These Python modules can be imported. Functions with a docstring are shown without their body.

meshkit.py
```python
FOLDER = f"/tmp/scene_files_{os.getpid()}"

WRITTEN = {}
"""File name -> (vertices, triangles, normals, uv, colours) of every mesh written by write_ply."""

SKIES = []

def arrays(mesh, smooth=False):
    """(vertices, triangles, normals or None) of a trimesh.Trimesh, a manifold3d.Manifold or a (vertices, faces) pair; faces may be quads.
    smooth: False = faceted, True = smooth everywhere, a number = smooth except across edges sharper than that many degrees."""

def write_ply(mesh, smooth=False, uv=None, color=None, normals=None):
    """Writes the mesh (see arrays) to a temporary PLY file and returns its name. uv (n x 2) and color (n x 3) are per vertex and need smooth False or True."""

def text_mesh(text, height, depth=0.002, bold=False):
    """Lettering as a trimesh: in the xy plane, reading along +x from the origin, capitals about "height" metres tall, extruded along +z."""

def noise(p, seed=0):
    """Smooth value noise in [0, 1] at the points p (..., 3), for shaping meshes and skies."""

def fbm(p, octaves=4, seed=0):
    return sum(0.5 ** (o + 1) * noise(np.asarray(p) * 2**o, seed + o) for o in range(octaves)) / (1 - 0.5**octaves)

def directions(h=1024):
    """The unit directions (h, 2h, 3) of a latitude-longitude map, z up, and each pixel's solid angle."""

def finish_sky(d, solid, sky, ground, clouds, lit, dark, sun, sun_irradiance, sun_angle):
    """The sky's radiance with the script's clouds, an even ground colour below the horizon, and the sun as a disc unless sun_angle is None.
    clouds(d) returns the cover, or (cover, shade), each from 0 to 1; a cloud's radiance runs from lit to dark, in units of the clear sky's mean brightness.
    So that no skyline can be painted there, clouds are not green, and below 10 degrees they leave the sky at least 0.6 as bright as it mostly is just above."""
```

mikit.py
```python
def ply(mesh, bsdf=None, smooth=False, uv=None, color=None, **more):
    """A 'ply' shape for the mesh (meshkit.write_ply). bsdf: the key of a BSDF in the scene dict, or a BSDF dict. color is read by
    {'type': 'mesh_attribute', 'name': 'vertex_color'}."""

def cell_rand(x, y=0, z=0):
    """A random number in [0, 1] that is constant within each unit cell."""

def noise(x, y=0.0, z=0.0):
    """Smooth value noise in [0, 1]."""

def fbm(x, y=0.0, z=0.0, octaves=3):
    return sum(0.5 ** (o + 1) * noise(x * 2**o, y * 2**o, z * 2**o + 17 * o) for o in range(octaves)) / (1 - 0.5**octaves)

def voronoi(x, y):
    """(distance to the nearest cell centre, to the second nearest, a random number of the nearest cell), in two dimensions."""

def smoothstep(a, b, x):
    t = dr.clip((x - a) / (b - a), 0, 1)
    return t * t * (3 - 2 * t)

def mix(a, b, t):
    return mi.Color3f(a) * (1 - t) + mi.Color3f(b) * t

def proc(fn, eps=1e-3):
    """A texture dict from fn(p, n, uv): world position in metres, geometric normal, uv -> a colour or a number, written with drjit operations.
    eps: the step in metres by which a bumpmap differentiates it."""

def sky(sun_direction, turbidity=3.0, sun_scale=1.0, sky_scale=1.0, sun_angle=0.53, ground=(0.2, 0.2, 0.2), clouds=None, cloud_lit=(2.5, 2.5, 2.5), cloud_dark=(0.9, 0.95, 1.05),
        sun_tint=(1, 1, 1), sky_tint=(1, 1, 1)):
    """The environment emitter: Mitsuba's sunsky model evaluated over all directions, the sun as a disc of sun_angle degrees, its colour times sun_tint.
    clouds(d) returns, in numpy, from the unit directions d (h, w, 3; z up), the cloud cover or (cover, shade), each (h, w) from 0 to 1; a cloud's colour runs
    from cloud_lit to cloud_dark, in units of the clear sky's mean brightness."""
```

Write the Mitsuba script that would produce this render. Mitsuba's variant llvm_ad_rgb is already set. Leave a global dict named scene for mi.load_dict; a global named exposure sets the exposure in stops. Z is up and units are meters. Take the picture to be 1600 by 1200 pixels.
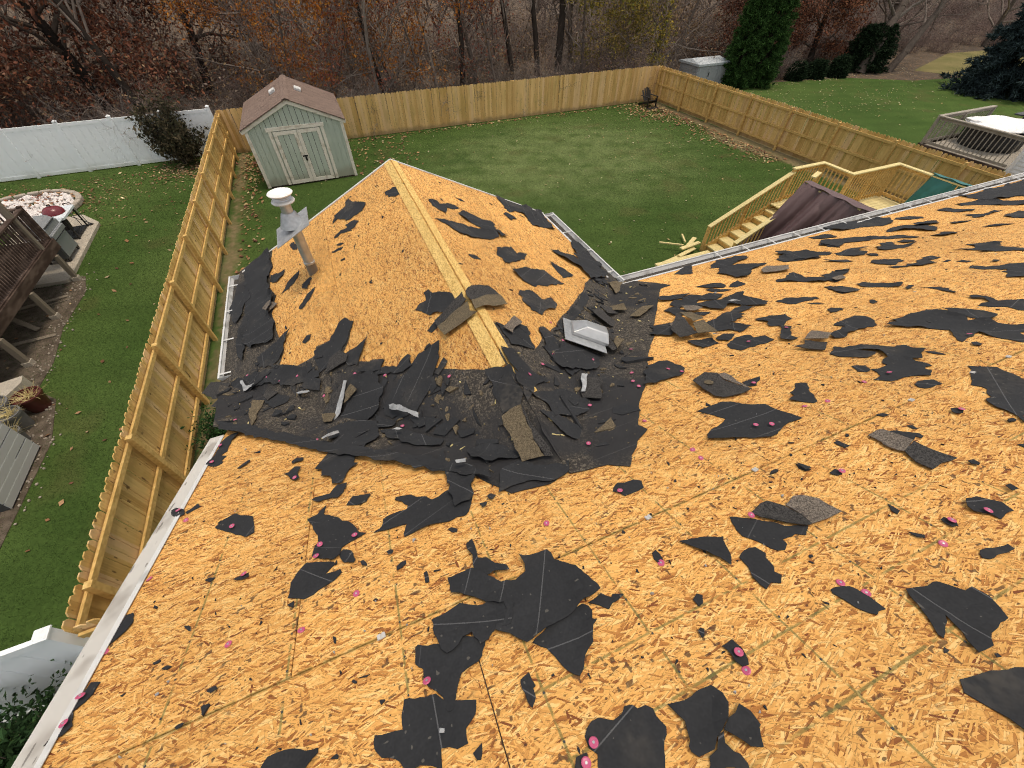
import math, random
import numpy as np, trimesh, shapely, shapely.geometry as sg, shapely.affinity as sa
from scipy.spatial import Delaunay, cKDTree
import drjit as dr, mitsuba as mi, mikit, meshkit
from mikit import noise, fbm, cell_rand, smoothstep, mix, proc
T4 = mi.ScalarTransform4f
scene, labels = {}, {}
rng = np.random.default_rng(7)
# ------------------------------------------------------------------ camera, sky, exposure
H_EYE = 7.0
def look(pitch, yaw, roll):
    p, y, r = map(math.radians, (pitch, yaw, roll))
    fw = np.array([math.sin(y) * math.cos(p), math.cos(y) * math.cos(p), -math.sin(p)])
    rt = np.array([math.cos(y), -math.sin(y), 0.0]); up = np.cross(rt, fw)
    r2 = rt * math.cos(r) + up * math.sin(r)
    return fw, np.cross(r2, fw)
FW, UP = look(48.224, 22.304, -0.296)
scene['camera'] = {'type': 'perspective', 'fov': 2 * math.degrees(math.atan(800 / 618.0)), 'fov_axis': 'x', 'near_clip': 0.05, 'far_clip': 1200.0,
                   'to_world': T4().look_at(origin=[0, 0, H_EYE], target=[float(v) for v in np.array([0, 0, H_EYE]) + FW], up=[float(v) for v in UP])}
scene['sky'] = mikit.sky((0.18, -0.04, 0.97), turbidity=3, sun_scale=0.5, sun_angle=20, clouds=lambda d: 1.0,
                         cloud_lit=(2.3, 2.3, 2.35), cloud_dark=(0.9, 0.95, 1.05))
exposure = 1.58
# ------------------------------------------------------------------ materials
def F(x): return mi.Float(x)
def strands(u, v, seed):
    """Tone and shadow lines of pressed wood strands; u runs along the sheet, v across it, in metres."""
    u = u * 1.22; v = v * 1.22
    wu = u + 0.03 * (noise(u * 6, v * 8, seed) - 0.5); wv = v + 0.03 * (noise(u * 5 + 31, v * 7, seed + 3) - 0.5)
    tone = F(0.5); edge = F(0.0)
    for k, (ang, L, W, keep) in enumerate([(0.05, .10, .030, 1.0), (0.25, .17, .050, .35), (-0.45, .15, .045, .3), (-0.35, .085, .026, .7), (0.42, .10, .024, .6), (0.9, .07, .022, .35), (-0.12, .12, .020, .55), (-0.75, .075, .020, .35), (0.22, .09, .016, .5), (1.35, .06, .016, .22), (-0.28, .07, .012, .45), (0.55, .055, .011, .35)]):
        ca, s_ = math.cos(ang), math.sin(ang)
        a = wu * ca - wv * s_; b = wu * s_ + wv * ca
        b2 = b / W + 0.5 * (noise(a * 9, b * 14, seed + k) - 0.5); row = dr.floor(b2)
        a2 = a / L + cell_rand(row, seed + k, 5) * 7; col = dr.floor(a2)
        r1, r2, r3, r4 = (cell_rand(col, row, seed + k * 7 + q) for q in (1, 2, 3, 4))
        fa = a2 - col - 0.5; fb = b2 - row - 0.5 + (r4 - 0.5) * 1.1 * fa
        half = 0.16 + 0.32 * r3 - 0.16 * dr.abs(fa)
        db = half - dr.abs(fb); da = (0.46 - dr.abs(fa + fb * (r1 - 0.5) * 0.9)) * (L / W)
        inside = (r1 < keep) & (dr.minimum(db, da) > 0)
        t = 0.02 + 0.86 * r2 + 0.13 * (noise(a * 22, b * 380, seed + k) - 0.5) + 0.10 * (noise(a * 40, b * 90, seed + k + 40) - 0.5)
        t = dr.select(r4 > 0.955, t - 0.5, t)
        low = dr.minimum((half + fb) * W, da * W)
        tone = dr.select(inside, t, tone)
        edge = dr.select(inside, dr.select(r3 > 0.35, 1 - smoothstep(0.0004, 0.0022, low), F(0.0)), edge)
    for k, (ang, L, W) in enumerate([(0.08, .05, .016), (-0.3, .04, .018), (0.5, .035, .02)]):
        ca, s_ = math.cos(ang), math.sin(ang); a = wu * ca - wv * s_; b = wu * s_ + wv * ca
        b2 = b / W + 0.9 * (noise(a * 12, b * 20, seed + 60 + k) - 0.5); row = dr.floor(b2); a2 = a / L + cell_rand(row, seed + 60 + k, 5) * 7; col = dr.floor(a2)
        r1 = cell_rand(col, row, seed + 61 + k); d = dr.abs(b2 - row - 0.5) * W; e = dr.abs(a2 - col - 0.5)
        edge = dr.maximum(edge, (1 - smoothstep(0.0006, 0.0018, d + 0.002 * e)) * dr.select((r1 < 0.30) & (e < 0.15 + 0.3 * r1), 0.9, 0.0))
    return tone, edge
LIGHT, MID, DARK = (0.69, 0.378, 0.108), (0.42, 0.178, 0.044), (0.19, 0.062, 0.020)
def osb_colour(u, v, seed):
    tone, edge = strands(u, v, seed)
    c = mix(MID, LIGHT, smoothstep(0.20, 0.60, tone)); c = mix(c, DARK, smoothstep(0.24, -0.1, tone))
    c = mix(c, (0.80, 0.55, 0.225), smoothstep(0.62, 0.86, tone) * 0.85)
    c = c * (0.84 + 0.30 * fbm(u * 1.1, v * 1.1, seed + 5)) * (0.86 + 0.28 * noise(u * 0.13, v * 0.13, seed + 50))
    c = mix(c, (0.15, 0.062, 0.022), edge * 0.75)
    speck = smoothstep(0.80, 0.86, noise(u * 60, v * 95, seed)) * smoothstep(0.45, 0.6, noise(u * 9, v * 9, seed + 9))
    return mix(c, (0.06, 0.032, 0.02), speck * 0.8)
SA, CA = math.sin(math.radians(22.62)), math.cos(math.radians(22.62))
def chalk(x, v):
    m = F(0.0)
    wob = 0.004 * (noise(x * 2.3, v * 2.3, 4) - 0.5)
    q = (x + wob + 1.143) / 0.42525; d = dr.abs(q - dr.round(q)) * 0.42525; m = (1 - smoothstep(0.0026, 0.0058, d)) * smoothstep(9.0, 6.0, x)
    m = dr.maximum(m, (1 - smoothstep(0.004, 0.011, dr.abs(v - 1.1355 + wob))) * 0.75)
    for c in (0.297, 0.5085, 0.702):
        d = dr.abs(v + wob - c); m = dr.maximum(m, (1 - smoothstep(0.0024, 0.0062, d)) * smoothstep(-0.3, 0.2, x))
    m = m * smoothstep(0.15, 0.5, noise(x * 42, v * 42, 8)) * smoothstep(0.08, 0.38, noise(x * 3.1, v * 2.7, 11)) * (1 - smoothstep(2.2, 2.8, v))
    return m
def osb_main(p, n, uv):
    v = (p.y + 0.57693) * CA - (p.z - 5.61540) * SA
    return mix(osb_colour(uv.x, uv.y, 3), (0.135, 0.145, 0.045), chalk(p.x, v) * 0.68)
def osb_yellow(p, n, uv):
    tone, edge = strands(uv.x, uv.y, 21)
    c = mix((0.52, 0.33, 0.095), (0.74, 0.53, 0.20), smoothstep(0.3, 0.75, tone))
    return mix(c, (0.2, 0.13, 0.04), edge * 0.6)
def rough(name, fn=None, rgb=None, r=0.8, bump=None, bs=0.001, eps=1e-3, spec=0.3, metallic=0.0, both=True, thin=False):
    b = {'type': 'principled', 'base_color': proc(fn) if fn else {'type': 'rgb', 'value': list(rgb)}, 'roughness': r, 'specular': spec, 'metallic': metallic}
    if bump: b = {'type': 'bumpmap', 'arbitrary': {**proc(bump, eps)}, 'scale': bs, 'bsdf': b}
    scene[name] = {'type': 'twosided', 'bsdf': b} if both else b
def osb_bump(p, n, uv):
    tone, edge = strands(uv.x, uv.y, 3); return tone - edge * 0.5
rough('m_osb', osb_main, r=0.72, spec=0.25)
rough('m_osb2', lambda p, n, uv: osb_colour(uv.x, uv.y, 12), r=0.72, spec=0.25)
rough('m_osb_yellow', osb_yellow, r=0.75)
def felt(p, n, uv):
    a = uv.x / 0.16; f = dr.abs(a - dr.floor(a) - 0.5) * 0.16
    line = (1 - smoothstep(0.0012, 0.0026, f)) * smoothstep(0.2, 0.3, cell_rand(dr.floor(a), 3)) * smoothstep(0.12, 0.4, noise(uv.x * 2, uv.y * 4, 6))
    c = mix((0.0165, 0.018, 0.021), (0.027, 0.029, 0.033), fbm(p.x * 5, p.y * 5, p.z * 3)) * (0.85 + 0.3 * noise(p.x * 160, p.y * 160, p.z * 160))
    dust = smoothstep(0.60, 0.85, fbm(p.x * 3.1, p.y * 3.3, 9)) * 0.35 * noise(p.x * 60, p.y * 60, 3)
    c = mix(c, (0.13, 0.115, 0.095), dust)
    fleck = smoothstep(0.9, 0.93, noise(p.x * 70, p.y * 70, p.z * 50)); c = mix(c, (0.16, 0.15, 0.13), fleck * 0.5)
    return mix(c, (0.15, 0.155, 0.165), line * 0.55)
rough('m_felt', felt, r=0.8, spec=0.3, bump=lambda p, n, uv: fbm(p.x * 11, p.y * 11, p.z * 11) + 0.25 * noise(p.x * 45, p.y * 45, p.z * 45), bs=0.007, eps=2e-3)
def membrane(p, n, uv):
    g = smoothstep(0.30, 0.52, fbm(p.x * 2.1 + 3, p.y * 2.1, 5)) 
    grain = 0.55 * noise(p.x * 230, p.y * 230, p.z * 230) + 0.45 * noise(p.x * 80, p.y * 80, p.z * 80)
    c = mix((0.014, 0.014, 0.016), (0.024, 0.024, 0.026), fbm(p.x * 7, p.y * 7, 2))
    c = mix(c, mix((0.028, 0.024, 0.020), (0.17, 0.145, 0.11), smoothstep(0.46, 0.78, grain)), g * 0.85)
    a = uv.y / 0.21; f = dr.abs(a - dr.floor(a) - 0.5) * 0.21
    return mix(c, (0.085, 0.085, 0.085), (1 - smoothstep(0.0012, 0.003, f)) * 0.5 * smoothstep(0.4, 0.6, noise(uv.x * 3, uv.y * 3, 5)))
rough('m_membrane', membrane, r=0.7, spec=0.4, bump=lambda p, n, uv: noise(p.x * 90, p.y * 90, p.z * 90) + 2 * fbm(p.x * 14, p.y * 14, p.z * 14), bs=0.003)
def granules(a, b):
    def f(p, n, uv):
        return mix(a, b, smoothstep(0.25, 0.8, 0.6 * noise(p.x * 420, p.y * 420, p.z * 420) + 0.4 * noise(p.x * 170, p.y * 170, p.z * 170))) * (0.8 + 0.4 * fbm(p.x * 6, p.y * 6, p.z * 6))
    return f
rough('m_shingle_grey', granules((0.055, 0.048, 0.042), (0.235, 0.20, 0.165)), r=0.95, bump=lambda p, n, uv: noise(p.x * 300, p.y * 300, p.z * 300), bs=0.001)
rough('m_shingle_brown', granules((0.055, 0.044, 0.030), (0.19, 0.155, 0.10)), r=0.95, bump=lambda p, n, uv: noise(p.x * 300, p.y * 300, p.z * 300), bs=0.001)
rough('m_shingle_black', granules((0.012, 0.012, 0.013), (0.075, 0.072, 0.07)), r=0.9)
rough('m_tape', lambda p, n, uv: mix((0.13, 0.14, 0.15), (0.46, 0.48, 0.50), fbm(p.x * 25, p.y * 25, p.z * 25)), r=0.35, spec=0.6)
rough('m_pink', rgb=(0.48, 0.085, 0.19), r=0.4, spec=0.5)
rough('m_zinc', lambda p, n, uv: mix((0.30, 0.32, 0.34), (0.58, 0.60, 0.62), fbm(p.x * 30, p.y * 30, p.z * 30)), r=0.45, metallic=0.6)
rough('m_alu', lambda p, n, uv: mix((0.42, 0.44, 0.46), (0.6, 0.62, 0.64), fbm(p.x * 18, p.y * 18, p.z * 18)), r=0.38, metallic=0.7)
rough('m_white_metal', lambda p, n, uv: mix((0.60, 0.61, 0.61), (0.36, 0.36, 0.35), smoothstep(0.55, 0.8, fbm(p.x * 7, p.y * 7, p.z * 7))), r=0.45)
rough('m_clip', rgb=(0.52, 0.52, 0.50), r=0.4)
rough('m_gutter_dirt_shade', lambda p, n, uv: mix((0.02, 0.019, 0.018), (0.11, 0.10, 0.09), fbm(p.x * 9, p.y * 9, p.z * 9)), r=0.9)  # dark dirt colour that also stands in for shade inside the channel
rough('m_rake', lambda p, n, uv: mix(mix((0.52, 0.51, 0.48), (0.34, 0.32, 0.29), smoothstep(0.5, 0.75, fbm(p.x * 9, p.y * 5, p.z * 9))), (0.11, 0.10, 0.09), smoothstep(0.80, 0.86, noise(p.x * 60, p.y * 16, p.z * 16)) * 0.7), r=0.7)
rough('m_siding', rgb=(0.72, 0.74, 0.76), r=0.55)
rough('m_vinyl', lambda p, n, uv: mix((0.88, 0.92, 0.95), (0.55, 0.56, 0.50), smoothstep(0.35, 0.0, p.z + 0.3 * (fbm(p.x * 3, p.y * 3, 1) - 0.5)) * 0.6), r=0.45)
def pine(axis, cell=0.142, a=(0.72, 0.50, 0.195), b=(0.44, 0.265, 0.078), knots=True):
    def f(p, n, uv):
        q = p.x if axis == 0 else p.y; o = p.y if axis == 0 else p.x
        k = dr.floor(q / cell); r = cell_rand(k, 2, axis); r2 = cell_rand(k, 9, axis)
        g = noise(q * 60 + r * 40, p.z * 3.0 + r2 * 30, o * 60)
        c = mix(b, a, dr.clip(0.15 + 0.75 * r + 0.5 * (g - 0.5), 0, 1))
        c = mix(c, (0.72, 0.50, 0.27), smoothstep(0.66, 0.9, r2) * 0.7)
        c = mix(c, (0.40, 0.29, 0.075), smoothstep(0.45, 0.75, fbm(q * 2, p.z * 1.2, r * 20)) * 0.4)
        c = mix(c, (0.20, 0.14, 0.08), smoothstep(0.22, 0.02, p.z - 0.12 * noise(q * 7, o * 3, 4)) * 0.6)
        kn = smoothstep(0.86, 0.93, noise(q * 22 + r * 9, p.z * 7 + r2 * 17, o * 5)); c = mix(c, (0.14, 0.075, 0.03), kn * 0.8)
        return c
    return f
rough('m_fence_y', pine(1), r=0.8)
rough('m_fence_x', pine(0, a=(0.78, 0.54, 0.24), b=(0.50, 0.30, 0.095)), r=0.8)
rough('m_pine', lambda p, n, uv: mix((0.47, 0.29, 0.085), (0.68, 0.47, 0.18), noise(p.x * 25, p.y * 25, p.z * 25)) * (0.85 + 0.3 * fbm(p.x * 3, p.y * 3, p.z * 3)), r=0.75)
rough('m_pine_light', lambda p, n, uv: mix((0.56, 0.46, 0.20), (0.70, 0.60, 0.31), fbm(p.x * 20, p.y * 6, p.z * 20)), r=0.7)
def dist_edge(p):
    d = dr.minimum(dr.abs(p.x + 4.1), dr.abs(p.x - 20.1))
    d = dr.select((p.y < 26) & (p.y > 1.5), d, F(9.0))
    return d
def lawn(p, n, uv):
    big = fbm(p.x * 0.35, p.y * 0.35, 2); med = fbm(p.x * 1.7, p.y * 1.7, 7); fine = noise(p.x * 26, p.y * 26, 3)
    mow = 0.5 + 0.5 * dr.sin((p.x * 0.35 + p.y * 0.93) * 5.2)
    c = mix((0.034, 0.068, 0.014), (0.080, 0.120, 0.032), dr.clip(0.2 + 0.9 * (big - 0.25), 0, 1))
    pale = smoothstep(9.0, 3.0, dr.sqrt(dr.square(p.x - 10.5) + dr.square(p.y - 18.5) * 1.6)); c = mix(c, (0.125, 0.158, 0.060), pale * 0.85 * smoothstep(-0.1, 0.8, med))
    c = c * (0.74 + 0.22 * med + 0.32 * fine) * (0.94 + 0.10 * mow)
    brown = smoothstep(0.6, 0.85, fbm(p.x * 0.9 + 9, p.y * 0.9, 4)); c = mix(c, (0.085, 0.075, 0.03), brown * 0.35)
    d = dist_edge(p) + 0.5 * (fbm(p.x * 1.6, p.y * 1.1, 6) - 0.5) + 0.25 * (noise(p.x * 9, p.y * 9, 6) - 0.5)
    wide = dr.select(p.x > 10, 0.42 + 0.75 * smoothstep(3.2, 0.5, dr.abs(p.y - 16.8)), F(0.16))
    dirt = 1 - smoothstep(wide - 0.22, wide + 0.2, d)
    soil = mix((0.17, 0.115, 0.07), (0.27, 0.195, 0.125), fbm(p.x * 5, p.y * 5, 3))
    return mix(c, mix(soil, c, 0.22 + 0.3 * noise(p.x * 12, p.y * 12, 8)), dirt)
rough('m_lawn', lawn, r=0.95, spec=0.1)
rough('m_litter', lambda p, n, uv: mix(mix((0.055, 0.043, 0.033), (0.125, 0.098, 0.075), fbm(p.x * 2, p.y * 2, 3)), (0.20, 0.12, 0.06), smoothstep(0.7, 0.85, noise(p.x * 9, p.y * 9, 2)) * 0.6), r=0.95, spec=0.1)
rough('m_meadow', lambda p, n, uv: mix((0.10, 0.10, 0.035), (0.20, 0.165, 0.075), fbm(p.x * 0.8, p.y * 0.8, 3)), r=0.95, spec=0.1)
rough('m_soil', lambda p, n, uv: mix((0.045, 0.033, 0.023), (0.16, 0.13, 0.10), fbm(p.x * 7, p.y * 7, 3)), r=0.95)
vcol = {'type': 'mesh_attribute', 'name': 'vertex_color'}
scene['m_leaf'] = {'type': 'twosided', 'bsdf': {'type': 'principled', 'base_color': vcol, 'roughness': 0.85, 'specular': 0.15}}
for nm, a, b in (('bark', (0.085, 0.070, 0.060), (0.19, 0.155, 0.132)), ('bark_dark', (0.025, 0.020, 0.017), (0.06, 0.049, 0.041)), ('bark_pale', (0.19, 0.16, 0.135), (0.34, 0.30, 0.26)), ('twig', (0.175, 0.145, 0.125), (0.32, 0.27, 0.235)), ('twig_red', (0.17, 0.125, 0.11), (0.29, 0.215, 0.19)), ('twig_dark', (0.10, 0.080, 0.066), (0.20, 0.162, 0.135))):
    rough('m_' + nm, (lambda a, b: lambda p, n, uv: mix(a, b, fbm(p.x * 6, p.y * 6, p.z * 2.5)))(a, b), r=0.95, spec=0.1)
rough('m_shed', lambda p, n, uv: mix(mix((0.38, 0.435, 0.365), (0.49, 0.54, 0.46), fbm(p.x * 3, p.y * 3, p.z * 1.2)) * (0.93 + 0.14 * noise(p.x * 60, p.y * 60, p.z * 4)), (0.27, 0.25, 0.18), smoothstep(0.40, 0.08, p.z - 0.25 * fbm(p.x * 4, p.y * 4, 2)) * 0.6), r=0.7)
rough('m_cream', lambda p, n, uv: mix((0.72, 0.68, 0.59), (0.54, 0.49, 0.40), smoothstep(0.5, 0.8, fbm(p.x * 6, p.y * 6, p.z * 6))), r=0.65)
rough('m_shed_roof', lambda p, n, uv: mix((0.105, 0.074, 0.062), (0.20, 0.148, 0.124), 0.55 * noise(p.x * 90, p.y * 90, p.z * 90) + 0.45 * cell_rand(dr.floor(p.y / 0.15), dr.floor(p.z / 0.075))), r=0.95)
rough('m_brown_tarp', lambda p, n, uv: mix((0.105, 0.062, 0.064), (0.128, 0.080, 0.082), fbm(p.x * 2, p.y * 2, p.z * 2)), r=0.5, spec=0.5)
rough('m_green_tarp', lambda p, n, uv: mix((0.018, 0.125, 0.120), (0.028, 0.165, 0.155), fbm(p.x * 2, p.y * 5, p.z * 5)), r=0.5, spec=0.5)
rough('m_deck_dark', lambda p, n, uv: mix((0.045, 0.028, 0.021), (0.12, 0.085, 0.068), smoothstep(0.35, 0.8, fbm(p.x * 8, p.y * 3, p.z * 8))), r=0.85)
rough('m_post', lambda p, n, uv: mix((0.15, 0.125, 0.095), (0.24, 0.205, 0.16), fbm(p.x * 20, p.y * 20, p.z * 2)), r=0.85)
rough('m_deck_grey', lambda p, n, uv: mix((0.20, 0.18, 0.15), (0.38, 0.35, 0.30), fbm(p.x * 9, p.y * 9, p.z * 9)), r=0.85)
rough('m_concrete', lambda p, n, uv: mix((0.30, 0.265, 0.215), (0.46, 0.42, 0.35), fbm(p.x * 3, p.y * 3, p.z * 3)) * (0.85 + 0.3 * noise(p.x * 60, p.y * 60, p.z * 60)), r=0.9)
for nm, c, r in (('grey_resin', (0.30, 0.32, 0.34), .55), ('pale_grey', (0.42, 0.46, 0.49), .5), ('black', (0.012, 0.012, 0.013), .5), ('charcoal', (0.045, 0.047, 0.05), .5), ('steel', (0.22, 0.235, 0.245), .35), ('slate', (0.055, 0.06, 0.064), .45), ('box', (0.44, 0.45, 0.46), .6), ('maroon', (0.15, 0.022, 0.030), .25), ('table_white', (0.62, 0.68, 0.72), .4), ('pot_grey', (0.135, 0.135, 0.135), .75), ('pot_red', (0.085, 0.022, 0.018), .3), ('white', (0.80, 0.80, 0.80), .4), ('stone', (0.34, 0.30, 0.25), .9), ('white_stone', (0.72, 0.68, 0.66), .8), ('glass_dark', (0.02, 0.025, 0.03), .1), ('groove', (0.62, 0.64, 0.65), .6), ('mint', (0.35, 0.62, 0.5), .6)):
    rough('m_' + nm, rgb=c, r=r, spec=0.5)
# ------------------------------------------------------------------ helpers
USED = {}
def num(base):
    USED[base] = USED.get(base, -1) + 1
    return base if USED[base] == 0 else f'{base}_{USED[base]:03d}'
def thing(base, label=None, cat=None, group=None, kind=None):
    k = num(base); labels[k] = {}
    for a, b in (('label', label), ('category', cat), ('group', group), ('kind', kind)):
        if b: labels[k][a] = b
    return k
def put(key, mesh, m, smooth=False, label=None, kind=None, **kw):
    scene[key] = mikit.ply(mesh, m, smooth=smooth, **kw)
    if label or kind: labels[key] = {**({'label': label} if label else {}), **({'kind': kind} if kind else {})}
    return key
def part(parent, base, mesh, m, smooth=False, **kw): return put(num(f'{parent}__{base}'), mesh, m, smooth, **kw)
def single(base, mesh, m, label, cat, group=None, smooth=False, **kw):
    k = thing(base, label, cat, group); scene[k] = mikit.ply(mesh, m, smooth=smooth, **kw); return k
def struct(name, mesh, m, **kw):
    scene[name] = mikit.ply(mesh, m, **kw); labels[name] = {'kind': 'structure'}; return name
cat_ = trimesh.util.concatenate
def box(x0, x1, y0, y1, z0, z1):
    b = trimesh.creation.box(extents=(x1 - x0, y1 - y0, z1 - z0)); b.apply_translation(((x0 + x1) / 2, (y0 + y1) / 2, (z0 + z1) / 2)); return b
def frame(d, up=(0, 0, 1)):
    d = np.asarray(d, float); d = d / np.linalg.norm(d); s = np.cross(up, d)
    if np.linalg.norm(s) < 1e-6: s = np.cross((0, 1, 0), d)
    s /= np.linalg.norm(s); return d, s, np.cross(d, s)
def bar(p0, p1, w, h, up=(0, 0, 1)):
    """A straight timber from p0 to p1, w wide sideways and h deep along up."""
    p0, p1 = np.asarray(p0, float), np.asarray(p1, float); d, s, u = frame(p1 - p0, up)
    b = trimesh.creation.box(extents=(np.linalg.norm(p1 - p0), w, h)); M = np.eye(4); M[:3, 0], M[:3, 1], M[:3, 2], M[:3, 3] = d, s, u, (p0 + p1) / 2
    b.apply_transform(M); return b
def segs(P0, P1, R0, R1, n=4):
    """Many tapered tubes as one mesh."""
    P0, P1, R0, R1 = (np.asarray(a, float) for a in (P0, P1, R0, R1))
    d = P1 - P0; L = np.linalg.norm(d, axis=1, keepdims=True); d = d / np.maximum(L, 1e-9)
    a = np.where(np.abs(d[:, 2:3]) < 0.9, [[0, 0, 1.0]], [[1.0, 0, 0]]); s = np.cross(a, d); s /= np.linalg.norm(s, axis=1, keepdims=True); t = np.cross(d, s)
    ang = np.arange(n) * 2 * np.pi / n; ring = np.cos(ang)[None, :, None] * s[:, None] + np.sin(ang)[None, :, None] * t[:, None]
    V = np.concatenate([P0[:, None] + ring * R0[:, None, None], P1[:, None] + ring * R1[:, None, None]], 1)
    i = np.arange(n); j = (i + 1) % n
    f = np.concatenate([np.stack([i, j, j + n], 1), np.stack([i, j + n, i + n], 1)])
    Fs = f[None] + (np.arange(len(P0)) * 2 * n)[:, None, None]
    return V.reshape(-1, 3), Fs.reshape(-1, 3)
def tube(pts, r, n=8):
    pts = np.asarray(pts, float); r = np.broadcast_to(np.asarray(r, float), len(pts)); V, Fs = segs(pts[:-1], pts[1:], r[:-1], r[1:], n)
    caps = [trimesh.creation.icosphere(1, radius=r[k]).apply_translation(pts[k]) for k in (0, len(pts) - 1)]
    return cat_([trimesh.Trimesh(V, Fs, process=False)] + caps)
def lathe(prof, n=32, at=(0, 0, 0)):
    m = trimesh.creation.revolve(np.asarray(prof, float), sections=n); m.apply_translation(at); return m
def rbox(x0, x1, y0, y1, z0, z1, r=0.02):
    pts = np.array([[x, y, z] for x in (x0 + r, x1 - r) for y in (y0 + r, y1 - r) for z in (z0 + r, z1 - r)]); s = trimesh.creation.icosphere(1, radius=r).vertices
    return trimesh.Trimesh((pts[:, None] + s[None]).reshape(-1, 3), process=False).convex_hull
def hull(pts): return trimesh.Trimesh(np.asarray(pts, float), process=False).convex_hull
def poly_pts(s):
    v = np.array(list(map(float, s.split()))) / 1000.0; return v.reshape(-1, 2)
def rough_edge(P, step=0.03, amp=0.006, r=rng, twice=True):
    """The polygon's outline in short steps with a torn, uneven line."""
    if twice: P = rough_edge(P, step * 2.2, amp * 1.5, r, False)
    out = []
    for a, b in zip(P, np.roll(P, -1, 0)):
        L = np.linalg.norm(b - a); n = max(1, int(L / step)); nrm = np.array([b[1] - a[1], a[0] - b[0]]) / max(L, 1e-9)
        for k in range(n):
            w = 0 if k == 0 else 1
            out.append(a + (b - a) * k / n + nrm * amp * w * r.normal() * min(1, L * 6))
    return np.array(out)
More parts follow.
